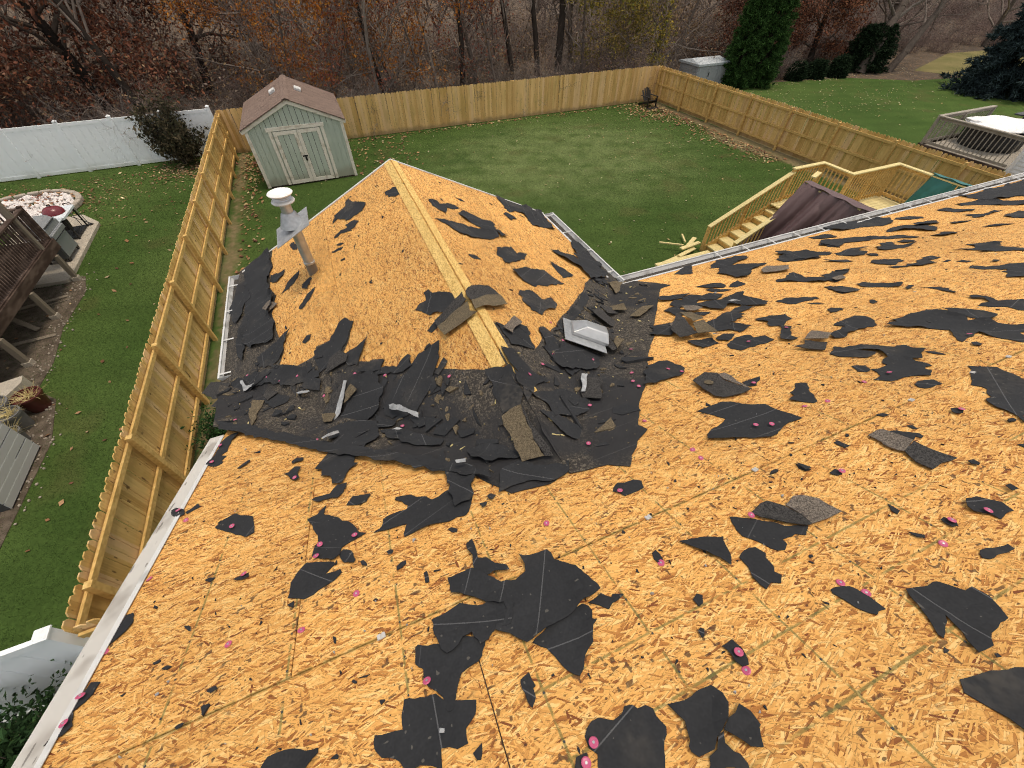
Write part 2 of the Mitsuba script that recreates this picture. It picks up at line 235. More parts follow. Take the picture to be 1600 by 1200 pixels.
def sheet(P, o, a, b, nrm, h, thick=0.003, step=0.05, curl=0.012, seed=0, uvrot=0.0, bump=0.002):
    """A torn sheet lying on the plane (o, a, b, nrm): closed, with its edges lifting here and there. Returns mesh, uv."""
    g = sg.Polygon(P).buffer(0)
    if g.is_empty: return None
    if g.geom_type != 'Polygon': g = max(g.geoms, key=lambda q: q.area)
    ring = np.array(g.exterior.coords)[:-1]
    x0, y0, x1, y1 = g.bounds; st = max(step, math.sqrt(g.area / 900))
    gx, gy = np.meshgrid(np.arange(x0, x1, st), np.arange(y0, y1, st)); Q = np.stack([gx.ravel(), gy.ravel()], 1)
    if len(Q): Q = Q[shapely.contains_xy(g.buffer(-st * 0.45), Q[:, 0], Q[:, 1])]
    pts = np.vstack([ring, Q]) if len(Q) else ring
    tri = Delaunay(pts).simplices; c = pts[tri].mean(1); tri = tri[shapely.contains_xy(g, c[:, 0], c[:, 1])]
    d1, d2 = pts[tri[:, 1]] - pts[tri[:, 0]], pts[tri[:, 2]] - pts[tri[:, 0]]; cr = d1[:, 0] * d2[:, 1] - d1[:, 1] * d2[:, 0]
    tri = tri[np.abs(cr) > 1e-9]; cr = cr[np.abs(cr) > 1e-9]
    if not len(tri): return None
    tri = np.where((cr * np.dot(np.cross(a, b), nrm) < 0)[:, None], tri[:, ::-1], tri)
    dist = shapely.distance(g.exterior, shapely.points(pts)); p3 = np.c_[pts, np.full(len(pts), seed * 3.7)]
    lift = np.clip(meshkit.fbm(p3 * [5, 5, 1], 2, seed) - 0.47, 0, 1) * 3.2
    z = h + bump * meshkit.fbm(p3 * [14, 14, 1], 2, seed + 5) + curl * lift * np.clip(1 - dist / 0.09, 0, 1) ** 1.5 + 0.35 * curl * np.clip(meshkit.fbm(p3 * [3, 3, 1], 1, seed + 8) - 0.5, 0, 1)
    top = o + pts[:, :1] * a + pts[:, 1:] * b + z[:, None] * nrm; bot = top - nrm * thick; n = len(pts)
    e = np.sort(np.vstack([tri[:, [0, 1]], tri[:, [1, 2]], tri[:, [2, 0]]]), 1); ed = np.vstack([tri[:, [0, 1]], tri[:, [1, 2]], tri[:, [2, 0]]])
    _, inv, cnt = np.unique(e, axis=0, return_inverse=True, return_counts=True); bd = ed[cnt[inv.ravel()] == 1]
    V = np.vstack([top, bot, top[bd.ravel()], bot[bd.ravel()]]); m = len(bd) * 2; i = np.arange(len(bd)) * 2; s0 = 2 * n
    side = np.vstack([np.stack([s0 + i, s0 + m + i, s0 + i + 1], 1), np.stack([s0 + i + 1, s0 + m + i, s0 + m + i + 1], 1)])
    Fs = np.vstack([tri, tri[:, ::-1] + n, side]); ca, sn = math.cos(uvrot), math.sin(uvrot)
    uv = np.stack([pts[:, 0] * ca - pts[:, 1] * sn, pts[:, 0] * sn + pts[:, 1] * ca], 1) + seed * 0.613
    return trimesh.Trimesh(V, Fs, process=False), np.vstack([uv, uv, uv[bd.ravel()], uv[bd.ravel()]])
# ------------------------------------------------------------------ the roof planes
h = 1.5; A = math.radians(22.62); EYE = np.array([0, 0, H_EYE])
NM = np.array([0, math.sin(A), math.cos(A)]); SM = np.array([0, math.cos(A), -math.sin(A)]); OM = EYE - NM * h; EX = np.array([1.0, 0, 0]); EY = np.array([0, 1.0, 0])
XR, ZR, HW, SL, YE = 0.723, 4.984, 2.415, 0.792 / 1.61, 6.165
B = math.atan(SL); ZE = ZR - HW * SL
SLp, SRp = np.array([-math.cos(B), 0, -math.sin(B)]), np.array([math.cos(B), 0, -math.sin(B)])
NL, NR = np.array([-math.sin(B), 0, math.cos(B)]), np.array([math.sin(B), 0, math.cos(B)])
PLANE = {'M': (OM, EX, SM, NM), 'L': (np.array([XR, 0, ZR]), EY, SLp, NL), 'R': (np.array([XR, 0, ZR]), EY, SRp, NR)}
Y_TOP = 0.93839; Y_EAVE = 3.78957; LEN = HW / math.cos(B); V_EAVE = 4.7325
# ------------------------------------------------------------------ outlines of the scraps, in millimetres on the roof planes (M main, L and R addition)
FELT = '''M|square cornered sheet at the foot of the centre pile|-307 872 -201 841 -177 807 -144 792 -79 764 -92 729 -131 705 -135 681 -134 667 -169 668 -215 689 -223 638 -320 681 -354 724 -392 744 -412 774 -410 813 -367 800 -322 789
M|dark pointed sheet under the right end of the centre pile|163 853 233 877 315 891 397 900 414 881 415 856 397 823 413 815 388 802 358 753 332 742 286 696 264 684 235 714 207 796
M|narrow waisted sheet below the middle of the centre pile|-246 1025 -235 1033 -158 998 -76 995 10 940 0 919 -39 872 -85 868 -104 863 -127 830 -144 792 -155 770 -172 770 -183 790 -180 818 -199 848 -223 874 -233 912 -229 938 -254 968
M|broad sheet with two pale lines on the left side of the centre pile|-167 1097 -111 1098 -47 1111 -1 1080 42 1063 128 1081 154 1007 115 942 58 949 18 926 -14 923 -32 980 -68 978 -92 957 -113 949 -137 948 -152 967 -158 995 -168 1039
M|largest sheet crowning the centre pile, crossed by three pale lines|-66 1257 43 1246 88 1188 140 1124 200 1110 251 1128 262 1161 257 1216 296 1196 377 1179 388 1155 385 1119 421 1078 451 1049 473 980 489 914 451 903 390 898 350 881 299 873 241 866 186 855 143 850 118 883 96 914 53 945 64 961 88 955 119 995 119 1033 51 1070 -1 1130 -67 1180
M|forked tail piece off the right tip of the largest sheet|420 895 483 905 510 870 521 880 560 858 502 851 477 837 452 868
M|antler shaped scrap above the largest sheet|55 1391 88 1406 91 1362 85 1286 122 1271 146 1226 188 1195 193 1165 147 1185 87 1185 52 1238 57 1282 66 1315 53 1352
M|slim leaf shaped scrap right of the centre pile near the open seam|76 756 113 766 117 719 107 716 104 687 81 664 74 687
M|small diamond scrap beside the square cornered sheet|-127 635 -95 650 -108 612 -120 616
M|half cut sheet at the bottom edge right of the big nail|466 499 616 482 631 452 626 425 596 397 560 383 536 378 511 361 460 365 449 382 451 394 465 404 483 445 474 466
M|broad sheet with a pink nail, bottom edge centre|197 537 232 559 258 559 295 536 329 539 348 553 371 546 380 531 408 528 422 512 419 491 428 459 356 373 189 446 210 486 194 509
M|square ended sheet at the bottom right of the two big sheets|597 398 626 400 655 414 671 387 668 351 660 348 631 310 601 325 593 343 566 384
M|bottom edge sheet with a straight pale line under the half cut sheet|488 356 517 358 544 381 564 382 547 360 553 336 564 325 565 301 556 285 457 329 478 342
M|small scrap with a pink nail at the bottom edge|150 503 184 499 179 484 170 455 127 473
M|rounded sheet cut off by the bottom edge left of centre|-767 869 -740 899 -711 897 -662 888 -586 857 -583 842 -625 807
M|six sided patch with one pink nail on the lower left|-1241 2237 -1208 2287 -1148 2308 -1035 2218 -1000 2066 -1039 2049 -1140 2142 -1223 2214
M|hooked sheet with two pink nails left of the centre pile|-710 1996 -660 2015 -615 2074 -629 2005 -545 1931 -404 1734 -432 1726 -485 1714 -524 1696 -531 1646 -561 1626 -623 1669 -671 1715 -664 1765 -646 1801 -650 1850 -679 1928
M|ear shaped scrap on the right of the hooked sheet|-535 1659 -516 1675 -477 1644 -457 1576 -466 1561 -515 1591
M|long boat shaped sheet with a notch and a dotted pale line|-755 1506 -754 1590 -731 1635 -691 1679 -561 1620 -553 1601 -599 1567 -530 1559 -522 1536 -557 1507 -646 1473 -686 1468
M|curled tongue scrap below the valley felt|-702 2168 -689 2183 -606 2182 -561 2244 -498 2223 -521 2148 -553 2112 -595 2132 -668 2133
M|four cornered scrap between the tongue scrap and the split sheet|-506 2019 -470 2080 -410 2053 -365 2039 -390 1982 -431 1979
M|long split sheet with a pale line reaching towards the valley|-364 1706 -320 1742 -309 1786 -247 1803 -181 1800 -173 1829 -236 1908 -229 1933 -144 1906 -41 1803 77 1830 100 1910 194 1870 189 1764 160 1680 123 1609 100 1590 -76 1608 -218 1604 -219 1627 -195 1686 -266 1694
M|small three cornered scrap left of the hooked sheet|-877 2701 -852 2738 -802 2712 -797 2662 -845 2671 -864 2657
M|small forked scrap with a pink nail under the valley edge|-916 2579 -885 2569 -843 2601 -799 2570 -818 2510 -796 2443 -825 2434 -858 2471 -880 2529
M|short dark sliver lying near the left rake|-1259 2850 -1188 2914 -1178 2886 -1235 2835
M|ragged strip with two pink nails clinging to the top of the left rake|-1398 3458 -1360 3419 -1405 3331 -1408 3246 -1398 3180 -1437 3135 -1386 3103 -1405 3048 -1389 3006 -1430 2983 -1511 3049 -1489 3167 -1480 3354 -1447 3410
M|crumpled scrap with a pink nail lapping over the rake board|-1563 2559 -1540 2569 -1494 2535 -1469 2483 -1494 2468 -1548 2508
M|dark sliver just inside the rake beside the crumpled scrap|-1475 2501 -1446 2523 -1420 2555 -1393 2509 -1425 2496 -1458 2477
M|crinkled strip lapping the lower rake above the pink nail|-1502 1718 -1492 1787 -1464 1787 -1439 1719 -1452 1684 -1476 1662 -1494 1644 -1506 1638 -1501 1680
M|lower rake strip with two pink nails|-1485 1481 -1446 1465 -1451 1422 -1467 1399 -1492 1379 -1463 1317 -1480 1294 -1529 1281 -1517 1311 -1514 1367 -1504 1401 -1494 1442
M|small pointed scrap below the boat shaped sheet|-1181 1828 -1161 1833 -1129 1819 -1145 1800
M|small lopsided scrap with a pink nail near the left chalk line|-1035 1753 -1004 1757 -965 1758 -961 1734 -988 1729
M|tiny tooth scrap with a white fleck under the boat shaped sheet|-757 1474 -728 1480 -724 1441
M|small dark lozenge on the lower left|-998 1215 -986 1223 -966 1220 -959 1206 -980 1201
M|thin dark lozenge lowest on the left|-1081 1139 -1070 1144 -1050 1140 -1056 1130 -1073 1129
M|small blunt scrap left of the leftmost chalk line|-1186 1575 -1174 1579 -1161 1566 -1154 1544 -1164 1547
M|narrow upright scrap left of the antler scrap|-162 1345 -146 1349 -144 1322 -146 1287 -164 1290
M|small kinked scrap between hooked sheet and antler scrap|-274 1436 -255 1450 -229 1451 -230 1432 -259 1418 -274 1417
M|little round scrap right of the ear shaped scrap|-437 1555 -422 1554 -407 1530 -406 1512 -430 1529
M|little oval scrap below the split sheet|-5 1545 16 1547 41 1522 31 1504 9 1514
M|little cupped scrap left of the antler scrap|-312 1556 -294 1559 -280 1549 -285 1531 -305 1531
M|little dark scrap at the end of the split sheet, upper|245 1660 267 1665 289 1634 260 1616 244 1635
M|little dark scrap at the end of the split sheet, lower|189 1626 233 1618 217 1594 198 1592
M|flat topped scrap with a pink nail below the membrane corner|842 1362 862 1384 900 1404 1013 1352 994 1307 956 1302 908 1303 874 1303 860 1345
M|triangular scrap with a pale line right of the open seam|909 960 1014 924 1090 894 1005 773 970 861 937 915
M|split sided sheet half over a pebbly shingle piece|1199 966 1277 908 1350 821 1432 776 1382 747 1351 771 1283 775 1278 750 1247 735 1220 745 1192 810 1160 861 1165 898
M|oblong scrap with two pale lines below the split sided sheet|1064 788 1108 805 1157 795 1167 755 1151 742 1143 700 1125 682 1136 660 1104 638 1077 656 1038 643 1034 667 1036 704 1058 741
M|shallow canoe shaped scrap under two pink nails|1231 545 1252 543 1296 524 1306 507 1316 468 1315 420 1288 425 1272 419 1257 432 1238 464 1231 505 1223 533
M|two legged sheet on the right with a deep slot|1442 435 1485 422 1512 411 1545 413 1559 408 1580 376 1593 349 1628 349 1632 306 1611 270 1591 243 1555 245 1527 239 1490 238 1450 215 1415 218 1392 222 1408 254 1427 273 1437 298 1448 329 1428 313 1361 288 1359 302 1395 350 1417 400
M|large sheet with scuffed pale marks at the right edge|1268 204 1314 192 1394 163 1492 132 1272 45 1261 71 1262 100 1254 131 1239 181 1247 186
M|rounded tab scrap at the right edge|1812 410 1836 419 1884 404 1943 392 1938 371 1878 379 1815 384 1802 398
M|notched scrap with a pink nail and a white fleck on the right|2078 578 2124 566 2135 545 2163 506 2150 464 2066 464 2063 491 2043 511 2026 529 2033 552
M|small scrap under a pink nail right of the chalk cross|1883 561 1902 562 1910 526 1896 513 1873 521 1876 549
M|small bar shaped scrap on the right|1716 581 1746 542 1732 534 1716 551 1714 568
M|curled chip beside pale splinters on the right|1811 707 1812 687 1810 660 1783 653 1783 675
M|scrap with a pink nail above the chalk lines|1806 948 1849 954 1860 932 1841 913 1819 917 1803 936
M|small slanted scrap at the top of the chalk lines|2045 1091 2075 1090 2078 1033 2043 1034 2039 1073
M|small slanted scrap left of the nail scrap above the chalk lines|1742 1073 1751 1054 1761 1004 1731 1010 1723 1039
M|small pointed scrap above the shingle with a dark half|2467 1001 2490 989 2477 959 2459 966
M|spiky scrap against the back of the shingle with a dark half|2325 1023 2380 1003 2420 956 2441 932 2431 908 2405 903 2401 928 2367 913 2337 929 2344 957 2330 1000
M|thin eye shaped scrap above the seam clip|2451 1140 2497 1132 2504 1103 2466 1106
M|small slug shaped scrap right of the dark shingle half|2360 705 2387 698 2379 670 2361 666 2352 686
M|small square scrap near the right edge|2286 550 2310 544 2298 514 2267 520
M|dark scrap with a pink nail high on the right|2780 974 2813 966 2822 937 2788 925 2756 939 2755 957
M|little block scrap near the right edge|2866 788 2902 775 2887 763 2852 774
M|wedge scrap at the far right edge|2671 669 2700 657 2705 641 2673 628 2668 644
M|short tilted scrap beside the two big pink nails|739 559 787 563 792 527 780 493 770 481 747 486 741 506 745 544
M|small oval scrap on the chalk line|774 729 803 741 817 726 797 703 776 700
M|small oval scrap below the chalk line|706 631 721 637 729 626 712 608 700 607
M|scrap above a pink nail right of centre|776 967 799 974 801 949 794 917 768 919 764 940
M|little chip below the two legged sheet|1428 203 1438 199 1435 190 1422 194
M|little flat chip left of the six chalk crossing|1737 1064 1751 1037 1759 1004 1724 1008 1729 1037
M|small cup shaped chip near the notched scrap|1298 677 1315 674 1309 665 1292 666
M|four pointed sheet with two pink nails in the middle of the roof|1708 1713 1842 1705 1955 1675 1979 1608 2089 1540 2088 1430 2126 1326 1977 1321 1882 1284 1785 1303 1721 1351 1671 1370 1587 1402 1539 1447 1628 1505 1730 1528 1784 1551 1749 1637
M|peaked scrap like a pine top in the middle right|2320 1554 2410 1584 2451 1620 2509 1588 2466 1531 2427 1507 2407 1459 2353 1400 2323 1398 2267 1461 2235 1494 2269 1509 2306 1513
M|sprawling sheet with a pink nail and a torn slot on the right|3007 1780 3153 1843 3174 1792 3303 1760 3401 1593 3439 1606 3489 1572 3455 1530 3478 1464 3318 1389 3286 1429 3263 1395 3276 1333 3264 1305 3229 1321 3181 1299 3185 1271 3115 1235 3053 1294 3005 1309 2895 1323 2841 1391 2922 1396 2966 1483 3007 1462 3100 1464 3106 1498 3216 1544 3256 1612 3164 1706 3204 1597 3169 1584 3116 1600 3086 1639 3009 1718
M|long limb shaped scrap above the bent shingle|3299 1993 3389 2005 3523 2015 3561 2041 3532 2113 3616 2139 3852 2118 3877 2078 3841 2022 3749 1918 3559 1941 3361 1898 3284 1933
M|wide sheet with a ragged left end on the right|3745 1855 3869 1848 3919 1919 4255 1871 4303 1888 4301 1775 4279 1630 4214 1578 4292 1497 4260 1437 4316 1311 4272 1270 4162 1278 4105 1208 4016 1173 3993 1208 3989 1330 4010 1422 3782 1399 3791 1436 3900 1527 3944 1552 3892 1656
M|lifted flap on the back edge of the wide ragged sheet|4403 1887 4363 1799 4397 1761 4458 1649 4444 1518 4367 1497 4291 1537 4297 1610 4312 1742
M|five sided scrap on the seam at the right|2950 1231 3006 1242 3086 1207 3067 1153 2992 1158 2942 1169 2930 1195
M|big slab shaped sheet at the right edge with two faint lines|3409 1197 3446 1151 3489 1099 3441 1031 3384 918 2933 735 2892 736 2944 783 2968 838 2966 870 2991 914 3113 976 3160 995 3173 1022 3155 1064 3272 1121
M|arrow shaped scrap above the peaked scrap|3237 2620 3330 2585 3490 2520 3456 2419 3356 2401 3298 2367 3252 2367 3178 2418 3201 2463 3246 2488
M|boot shaped scrap with a pink nail|3258 2384 3289 2295 3178 2225 3103 2156 3109 2094 3022 2092 2981 2155 3085 2232
M|pennant scrap with a pink nail right of the membrane|2633 2358 2705 2387 2790 2427 2920 2387 2896 2329 2985 2294 2962 2191 2757 2194 2623 2207 2592 2286
M|bird shaped scrap with a pink nail beside the torn shingle|2215 1824 2263 1824 2319 1822 2368 1817 2322 1778 2249 1739 2211 1752 2199 1777
M|wing shaped felt reaching out of the membrane edge|1854 2417 1979 2424 2040 2390 2051 2201 1993 2149 1825 2147 1641 2161
M|thin dark scrap with reddish edge on the right|3463 1448 3506 1417 3495 1349 3464 1396
M|small lumpy scrap left of the sprawling sheet|2927 1578 2957 1573 2989 1528 2948 1472 2914 1474 2885 1510
M|flat oval scrap on the seam high up|3835 2377 3900 2377 3944 2328 3926 2293 3841 2291 3795 2315
M|curved wide scrap left of the oval scrap|3781 2857 3940 2850 3965 2773 4111 2684 4086 2627 3885 2672 3822 2663 3783 2726
M|thin sliver below the curved wide scrap|3896 2615 3962 2563 3979 2502 3923 2535
M|long wing scrap high in the middle|4441 2834 4522 2766 4501 2676 4525 2547 4424 2553 4337 2578 4380 2682
M|bar shaped scrap with a pale fleck high up|4679 2675 4760 2672 4848 2549 4891 2385 4789 2348 4703 2484 4626 2587
M|tadpole scrap right of the bar shaped scrap|4784 2304 4853 2322 4901 2296 4811 2268 4745 2262
M|sickle shaped scrap upper right|4888 2225 4969 2131 4959 2064 4851 1956 4856 2021 4887 2107
M|double winged sheet at the right edge upper|4787 1852 4835 1832 4853 1756 4807 1670 4869 1632 4957 1552 4673 1437 4648 1486 4686 1568 4619 1644 4601 1697 4657 1705 4720 1682 4791 1751 4751 1808
M|thumb shaped chip in the middle right|4280 2302 4322 2298 4287 2237 4215 2228 4226 2264
M|low block scrap under the ragged sheet|3791 1362 3822 1348 3807 1310 3772 1307 3749 1333
M|dark chip at the far right middle|2872 790 2896 781 2892 766 2865 767 2854 778
M|pointed scrap behind the shingle pile|3683 3843 3824 3814 3958 3728 3942 3636 3855 3570 3718 3705
M|small ragged scrap above the shingle pile right|3990 3616 4160 3672 4098 3497 3955 3482 3898 3556
M|flat sliver behind the shingle pile|3661 3665 3774 3605 3846 3451 3741 3460 3651 3558
M|sail shaped scrap in two lobes, middle distance|4389 3347 4449 3371 4530 3328 4660 3406 4722 3393 4705 3298 4651 3188 4706 3107 4769 3087 4676 2938 4588 2928 4514 3032 4489 3134 4352 3293
M|grey flecked sheet behind the sail shaped scrap|4816 3131 4912 3101 5010 3148 5130 3039 5018 2976 4916 2979 4784 2851 4641 2854 4660 2927
M|long shard before the sail shaped scrap|4431 2827 4495 2802 4513 2718 4507 2668 4521 2537 4407 2548 4347 2571 4355 2668
M|wide dark sheet with a lifted front edge|5491 4272 5638 4249 5781 4086 5762 3909 5891 3768 5724 3653 5610 3759 5542 3648 5361 3705 5159 3853 5214 3980 5326 4071 5446 4024
M|lens shaped sheet right of the lifted sheet|5812 3664 5976 3653 6066 3665 6228 3511 6061 3532 6053 3414 5878 3338 5751 3378 5732 3574
M|small tail sheet right of the lens shaped sheet|5905 3343 5967 3338 5971 3266 5889 3195 5831 3254
M|forked sheet towards the eave|6172 4137 6300 4173 6442 4281 6528 4140 6699 4067 6831 3997 6968 3906 6951 3728 7041 3664 7051 3406 6977 3387 6865 3563 6742 3768 6510 3893 6425 4030 6267 3898 6135 3809
M|winged scrap near the middle of the far slope|6330 3495 6385 3439 6528 3569 6651 3506 6486 3346 6604 3205 6419 3205 6170 3290 6167 3363
M|small flat scrap behind the winged scrap|6671 3452 6831 3466 6806 3346 6711 3253 6637 3368
M|thin shard across the middle distance|5387 3513 5502 3440 5585 3360 5519 3229 5433 3303
M|notched pair of scraps on the far slope|5538 3064 5678 3109 5755 2966 5803 2927 5760 2856 5672 2871 5566 2829 5508 2976
M|narrow shard under the notched pair|5438 2829 5531 2800 5560 2691 5444 2750
M|pointed dark sheet right of the notched pair|5811 2778 5926 2759 5804 2584 5649 2612 5538 2716 5638 2763 5719 2710
M|little curled scrap above the pointed sheet|5957 2803 6059 2794 6090 2775 6059 2707 6065 2675 5922 2687 5909 2742
M|ragged sheet along the eave beside the brown tarp|7491 5043 7596 4963 7862 4986 7979 4815 8181 4647 8372 4535 8055 4297 7863 4198 7656 4220 7539 4391 7369 4422 7153 4479 7220 4702 7351 4872
M|thin ragged strip inside the eave|6602 4596 6784 4517 6849 4430 6747 4262 6610 4336 6532 4455
M|dark sheet with a long tear before the eave strip|7291 3940 7509 3981 7629 3964 7727 3862 7888 3832 7714 3561 7457 3429 7400 3516 7459 3715 7364 3801 7232 3881
M|far scrap like a flattened fish|7148 3345 7260 3311 7422 3342 7445 3253 7379 3171 7201 3171 7101 3220
M|broad sheet at the right edge with a thin tail|5722 2285 5835 2308 5842 2239 5837 2208 5920 2146 6028 2117 6142 2037 5607 1821 5520 1920 5597 1960 5686 1985 5716 2040 5806 2036 5717 2181
M|flat layered sheets at the far right|6426 2761 6605 2643 6697 2694 6754 2798 6857 2726 6920 2558 6766 2522 6760 2404 6729 2289 6625 2232 6597 2328 6523 2401 6408 2536 6503 2539 6473 2656
M|long ragged sheet under the far eave|9640 4318 9781 4274 9963 4163 9991 3976 9874 3714 9857 3540 9548 3414 9512 3562 9520 3757 9577 4009 9491 4147
M|pale topped ragged sheet at the far right eave|10600 4748 10734 4596 11222 4597 11784 4595 12637 4664 10436 3774 10361 3897 10172 3907 10100 4094 10231 4362
M|dark scrap with a raised fold at the far right|8591 3270 8782 3274 8977 3279 8942 3169 8508 2994 8493 3133
M|wavy scrap on the far slope|9035 4242 9217 4209 9172 4077 9129 3847 9003 3755 8896 3896 8949 4100
M|pale edged scrap on the far slope|8592 3715 8718 3655 8765 3549 9009 3553 9092 3476 8692 3464 8474 3458 8453 3510 8563 3583
M|flat dark shard on the far slope|8021 3579 8140 3551 8269 3445 8082 3439 7962 3486
M|dark sheet by the gutter above the fish shaped scrap|8188 4364 8355 4420 8496 4327 8471 4135 8353 4047 8216 4147
M|thick folded scrap before the gutter|7809 3911 8016 3845 8128 3892 8179 3814 7969 3662 7846 3710 7714 3800
M|thin dart scrap far right|7784 3123 7928 3094 8043 3034 8060 2934 7876 3007
M|chip beside the double sheets at the right|6019 2260 6125 2286 6150 2239 6066 2217
M|low chip left of the broad right sheet|5861 2572 5978 2581 5976 2547 5902 2535
M|thin chip at the foot of the pointed dark sheet|5941 2490 6021 2481 6017 2378 5940 2403
M|scatter scrap at the eave corner|3958 4553 4322 4743 4435 4740 4126 4373 3999 4443
M|near eave scrap right of the membrane|4423 4393 4823 4650 5214 4560 5135 4379 4605 4265
M|dark sheet below the eave by the lumber|4290 4119 4498 4270 4777 4240 5026 3981 4768 3905 4666 3911 4375 3700 4239 3740 4293 3965
M|double scrap below the eave middle|5516 4290 5788 4068 5760 3889 5483 3606 5334 3793 5150 3850 5215 4018 5379 4009
M|long scrap below the eave right|6411 4266 6630 4164 6790 4048 6896 3904 6652 3753 6414 3932 6137 3831 6221 4131
L|five cornered scrap near the ridge top|5430 269 5364 118 5106 85 5142 174 5328 280
L|large winged scrap in the upper middle of the left slope|5624 1095 5802 1043 5830 845 5917 831 5943 757 5803 725 5511 556 5384 641 5420 857 5654 1009
L|strip shaped scrap below the winged scrap|5246 1124 5315 1005 5258 909 5363 919 5311 784 5214 724 5137 802 5155 900 5240 1016 5203 1073
L|short scrap right of the vent pipe|4955 1196 4941 1085 4894 1030 4864 1072 4915 1164
L|sliver above the short scrap|5048 1120 5021 1048 4962 1002 4968 1056
L|clover shaped scrap left of the vent pipe|5921 1822 5952 1782 5761 1693 5649 1714 5751 1779
L|small square scrap against the foot of the pipe|4744 1682 4769 1605 4786 1554 4722 1530 4612 1594 4560 1610 4648 1677
L|upturned sliver below the vent pipe|4314 1761 4477 1629 4501 1507 4415 1539 4285 1669 4266 1729
L|spear shaped scrap left of the pipe foot|4872 2006 5014 1897 5063 1803 5106 1708 5004 1715 4907 1798 4872 1903
L|pointed scrap against the eave strip|5365 2183 5511 2168 5413 2044 5392 1935 5270 1953 5214 2063
L|large flag shaped scrap beside the ridge shingles|3010 484 3047 419 3030 352 3097 340 3142 345 3131 284 3055 263 2981 180 2807 51 2678 33 2651 242 2642 329 2617 421 2670 455 2719 337 2733 231 2860 396
L|small hooked scrap below the flag scrap|3695 1759 3741 1690 3720 1638 3654 1654 3639 1720
L|long pointed strip laid across the valley left of the ridge|2203 1011 2352 780 2476 598 2448 378 2296 437 2164 551 2121 542 2028 670 1952 768 1990 908 2104 1019
L|folded dark strip beside the long pointed strip|2178 523 2270 407 2212 388 2139 498
L|lobe of felt standing above the left valley|3411 1614 3405 1410 3561 1265 3581 1200 3441 1111 3287 1197 3141 1308 3073 1472 3058 1590
L|finger shaped felt on the left valley|3073 1337 3056 1131 3094 1000 2959 1074 2821 1173 2902 1270
L|ragged felt between the finger and the long strip|2734 1171 2750 1025 2675 901 2637 979 2493 809 2545 677 2397 670 2399 767 2550 999
L|broad torn felt over the left eave strip|3972 2380 3998 2125 4024 1872 3878 1992 3714 2020 3647 2154 3771 2331
L|thin felt strip beside the ridge on the left|2616 1053 2695 949 2658 905 2578 958
R|W shaped scrap near the ridge|4951 227 4995 355 4909 374 5063 507 5055 617 4982 657 4883 562 4872 459 4648 370 4713 296 4788 235
R|long split sheet like a pair of jaws, upper jaw|4785 581 4950 720 4908 846 4802 949 4881 1078 4751 1104 4504 996 4465 887 4520 749 4643 615
R|long split sheet like a pair of jaws, lower jaw|4371 155 4429 375 4412 753 4533 1008 4353 1003 4181 795 4094 548 4120 375 4271 285
R|small leaf scrap at the end of the jaws|4563 1021 4616 1116 4431 1153 4349 1037
R|mitten shaped scrap in the middle of the right slope|3936 782 4063 924 4133 1071 3983 1094 4007 1236 3850 1146 3742 980 3596 741 3730 779 3780 727
R|big lozenge scrap on the right slope with a shadowed edge|3430 770 3617 1031 3684 1345 3555 1394 3411 1492 3193 924 3257 832
R|triangle scrap right of the lozenge|3970 1593 3873 1735 3718 1827 3588 1588
R|lower fish shaped scrap on the right slope|2950 624 3042 687 3047 848 2932 910 3019 1064 2899 1059 2763 969 2695 800 2621 731 2683 641
R|long eave wedge on the right slope|4435 1844 4438 2258 4273 2305 4524 2344 4345 2479 4297 2706 4067 2701 3932 2566 3741 2137 4033 2146 4181 1979
R|dark strip along the upper right eave|6193 1699 6212 2667 5394 2502 5280 2007 5702 2034 5730 1892 5531 1680 5844 1701
R|torn flap hanging over the right gutter|5000 2599 5201 2778 5036 3006 4888 2921 4764 2766 4461 2757 4618 3138 4297 2706 4327 2435 4496 2389
R|small ragged scrap inside the upper right strip|5398 1521 5503 1639 5340 1738 5180 1549
R|small sliver beside the ridge on the right|3601 303 3624 376 3546 433 3531 343
R|short strip below the first rake clip|5412 744 5423 833 5358 872 5328 801
R|felt tongue below the right end of the ridge|2368 549 2406 623 2320 665 2082 704 1836 690 1750 548 1896 488 2051 462 2208 532
R|dark felt apron right of the ridge foot|2381 98 2333 185 2394 324 2369 428 2183 368 2057 351 2065 261 2087 135 2268 126
R|strip of felt running down the right side of the ridge foot|2031 10 2007 113 1865 162 1728 208 1697 265 1590 79 1716 33 1884 1
M|wide felt with three pale lines over the lower membrane edge|343 1719 309 1651 389 1662 483 1654 590 1585 672 1592 765 1689 727 1696 618 1729 512 1846 383 1805
M|layered torn felt with a curled front edge on the lower membrane|254 2133 397 2096 547 1962 540 1864 438 1900 324 1934 305 1973 256 2021 251 2081
M|felt apron spilling over the lower membrane edge|78 2030 185 2029 248 1886 185 1708 149 1673 65 1668 66 1867
M|cluster of felt tongues spilling over the left membrane edge|-705 2489 -664 2570 -615 2664 -574 2771 -494 2766 -372 2597 -386 2520 -451 2478 -457 2423 -426 2395 -483 2363 -532 2235 -590 2261 -603 2346 -659 2379 -658 2451
R|flat felt sheet with a straight front edge on the membrane corner|1572 17 1584 365 1489 459 1484 685 1349 366 1335 284 1331 128 1454 130
R|curved felt flap before the two toned shingle|1367 42 1366 121 1308 196 1205 343 1135 197 1175 128 1242 103
M|flat felt end at the back left of the felt pile|3081 3794 3159 3778 3397 3687 3441 3674 3253 3588 3021 3697
M|second felt along the back of the felt pile|3253 3588 3432 3644 3484 3501 3333 3419 3183 3488
M|third felt along the back of the felt pile|3475 3511 3577 3520 3643 3383 3450 3282 3384 3359 3333 3419
M|front felt at the left of the felt pile|3010 3512 3152 3596 3270 3351 3116 3260 3001 3420
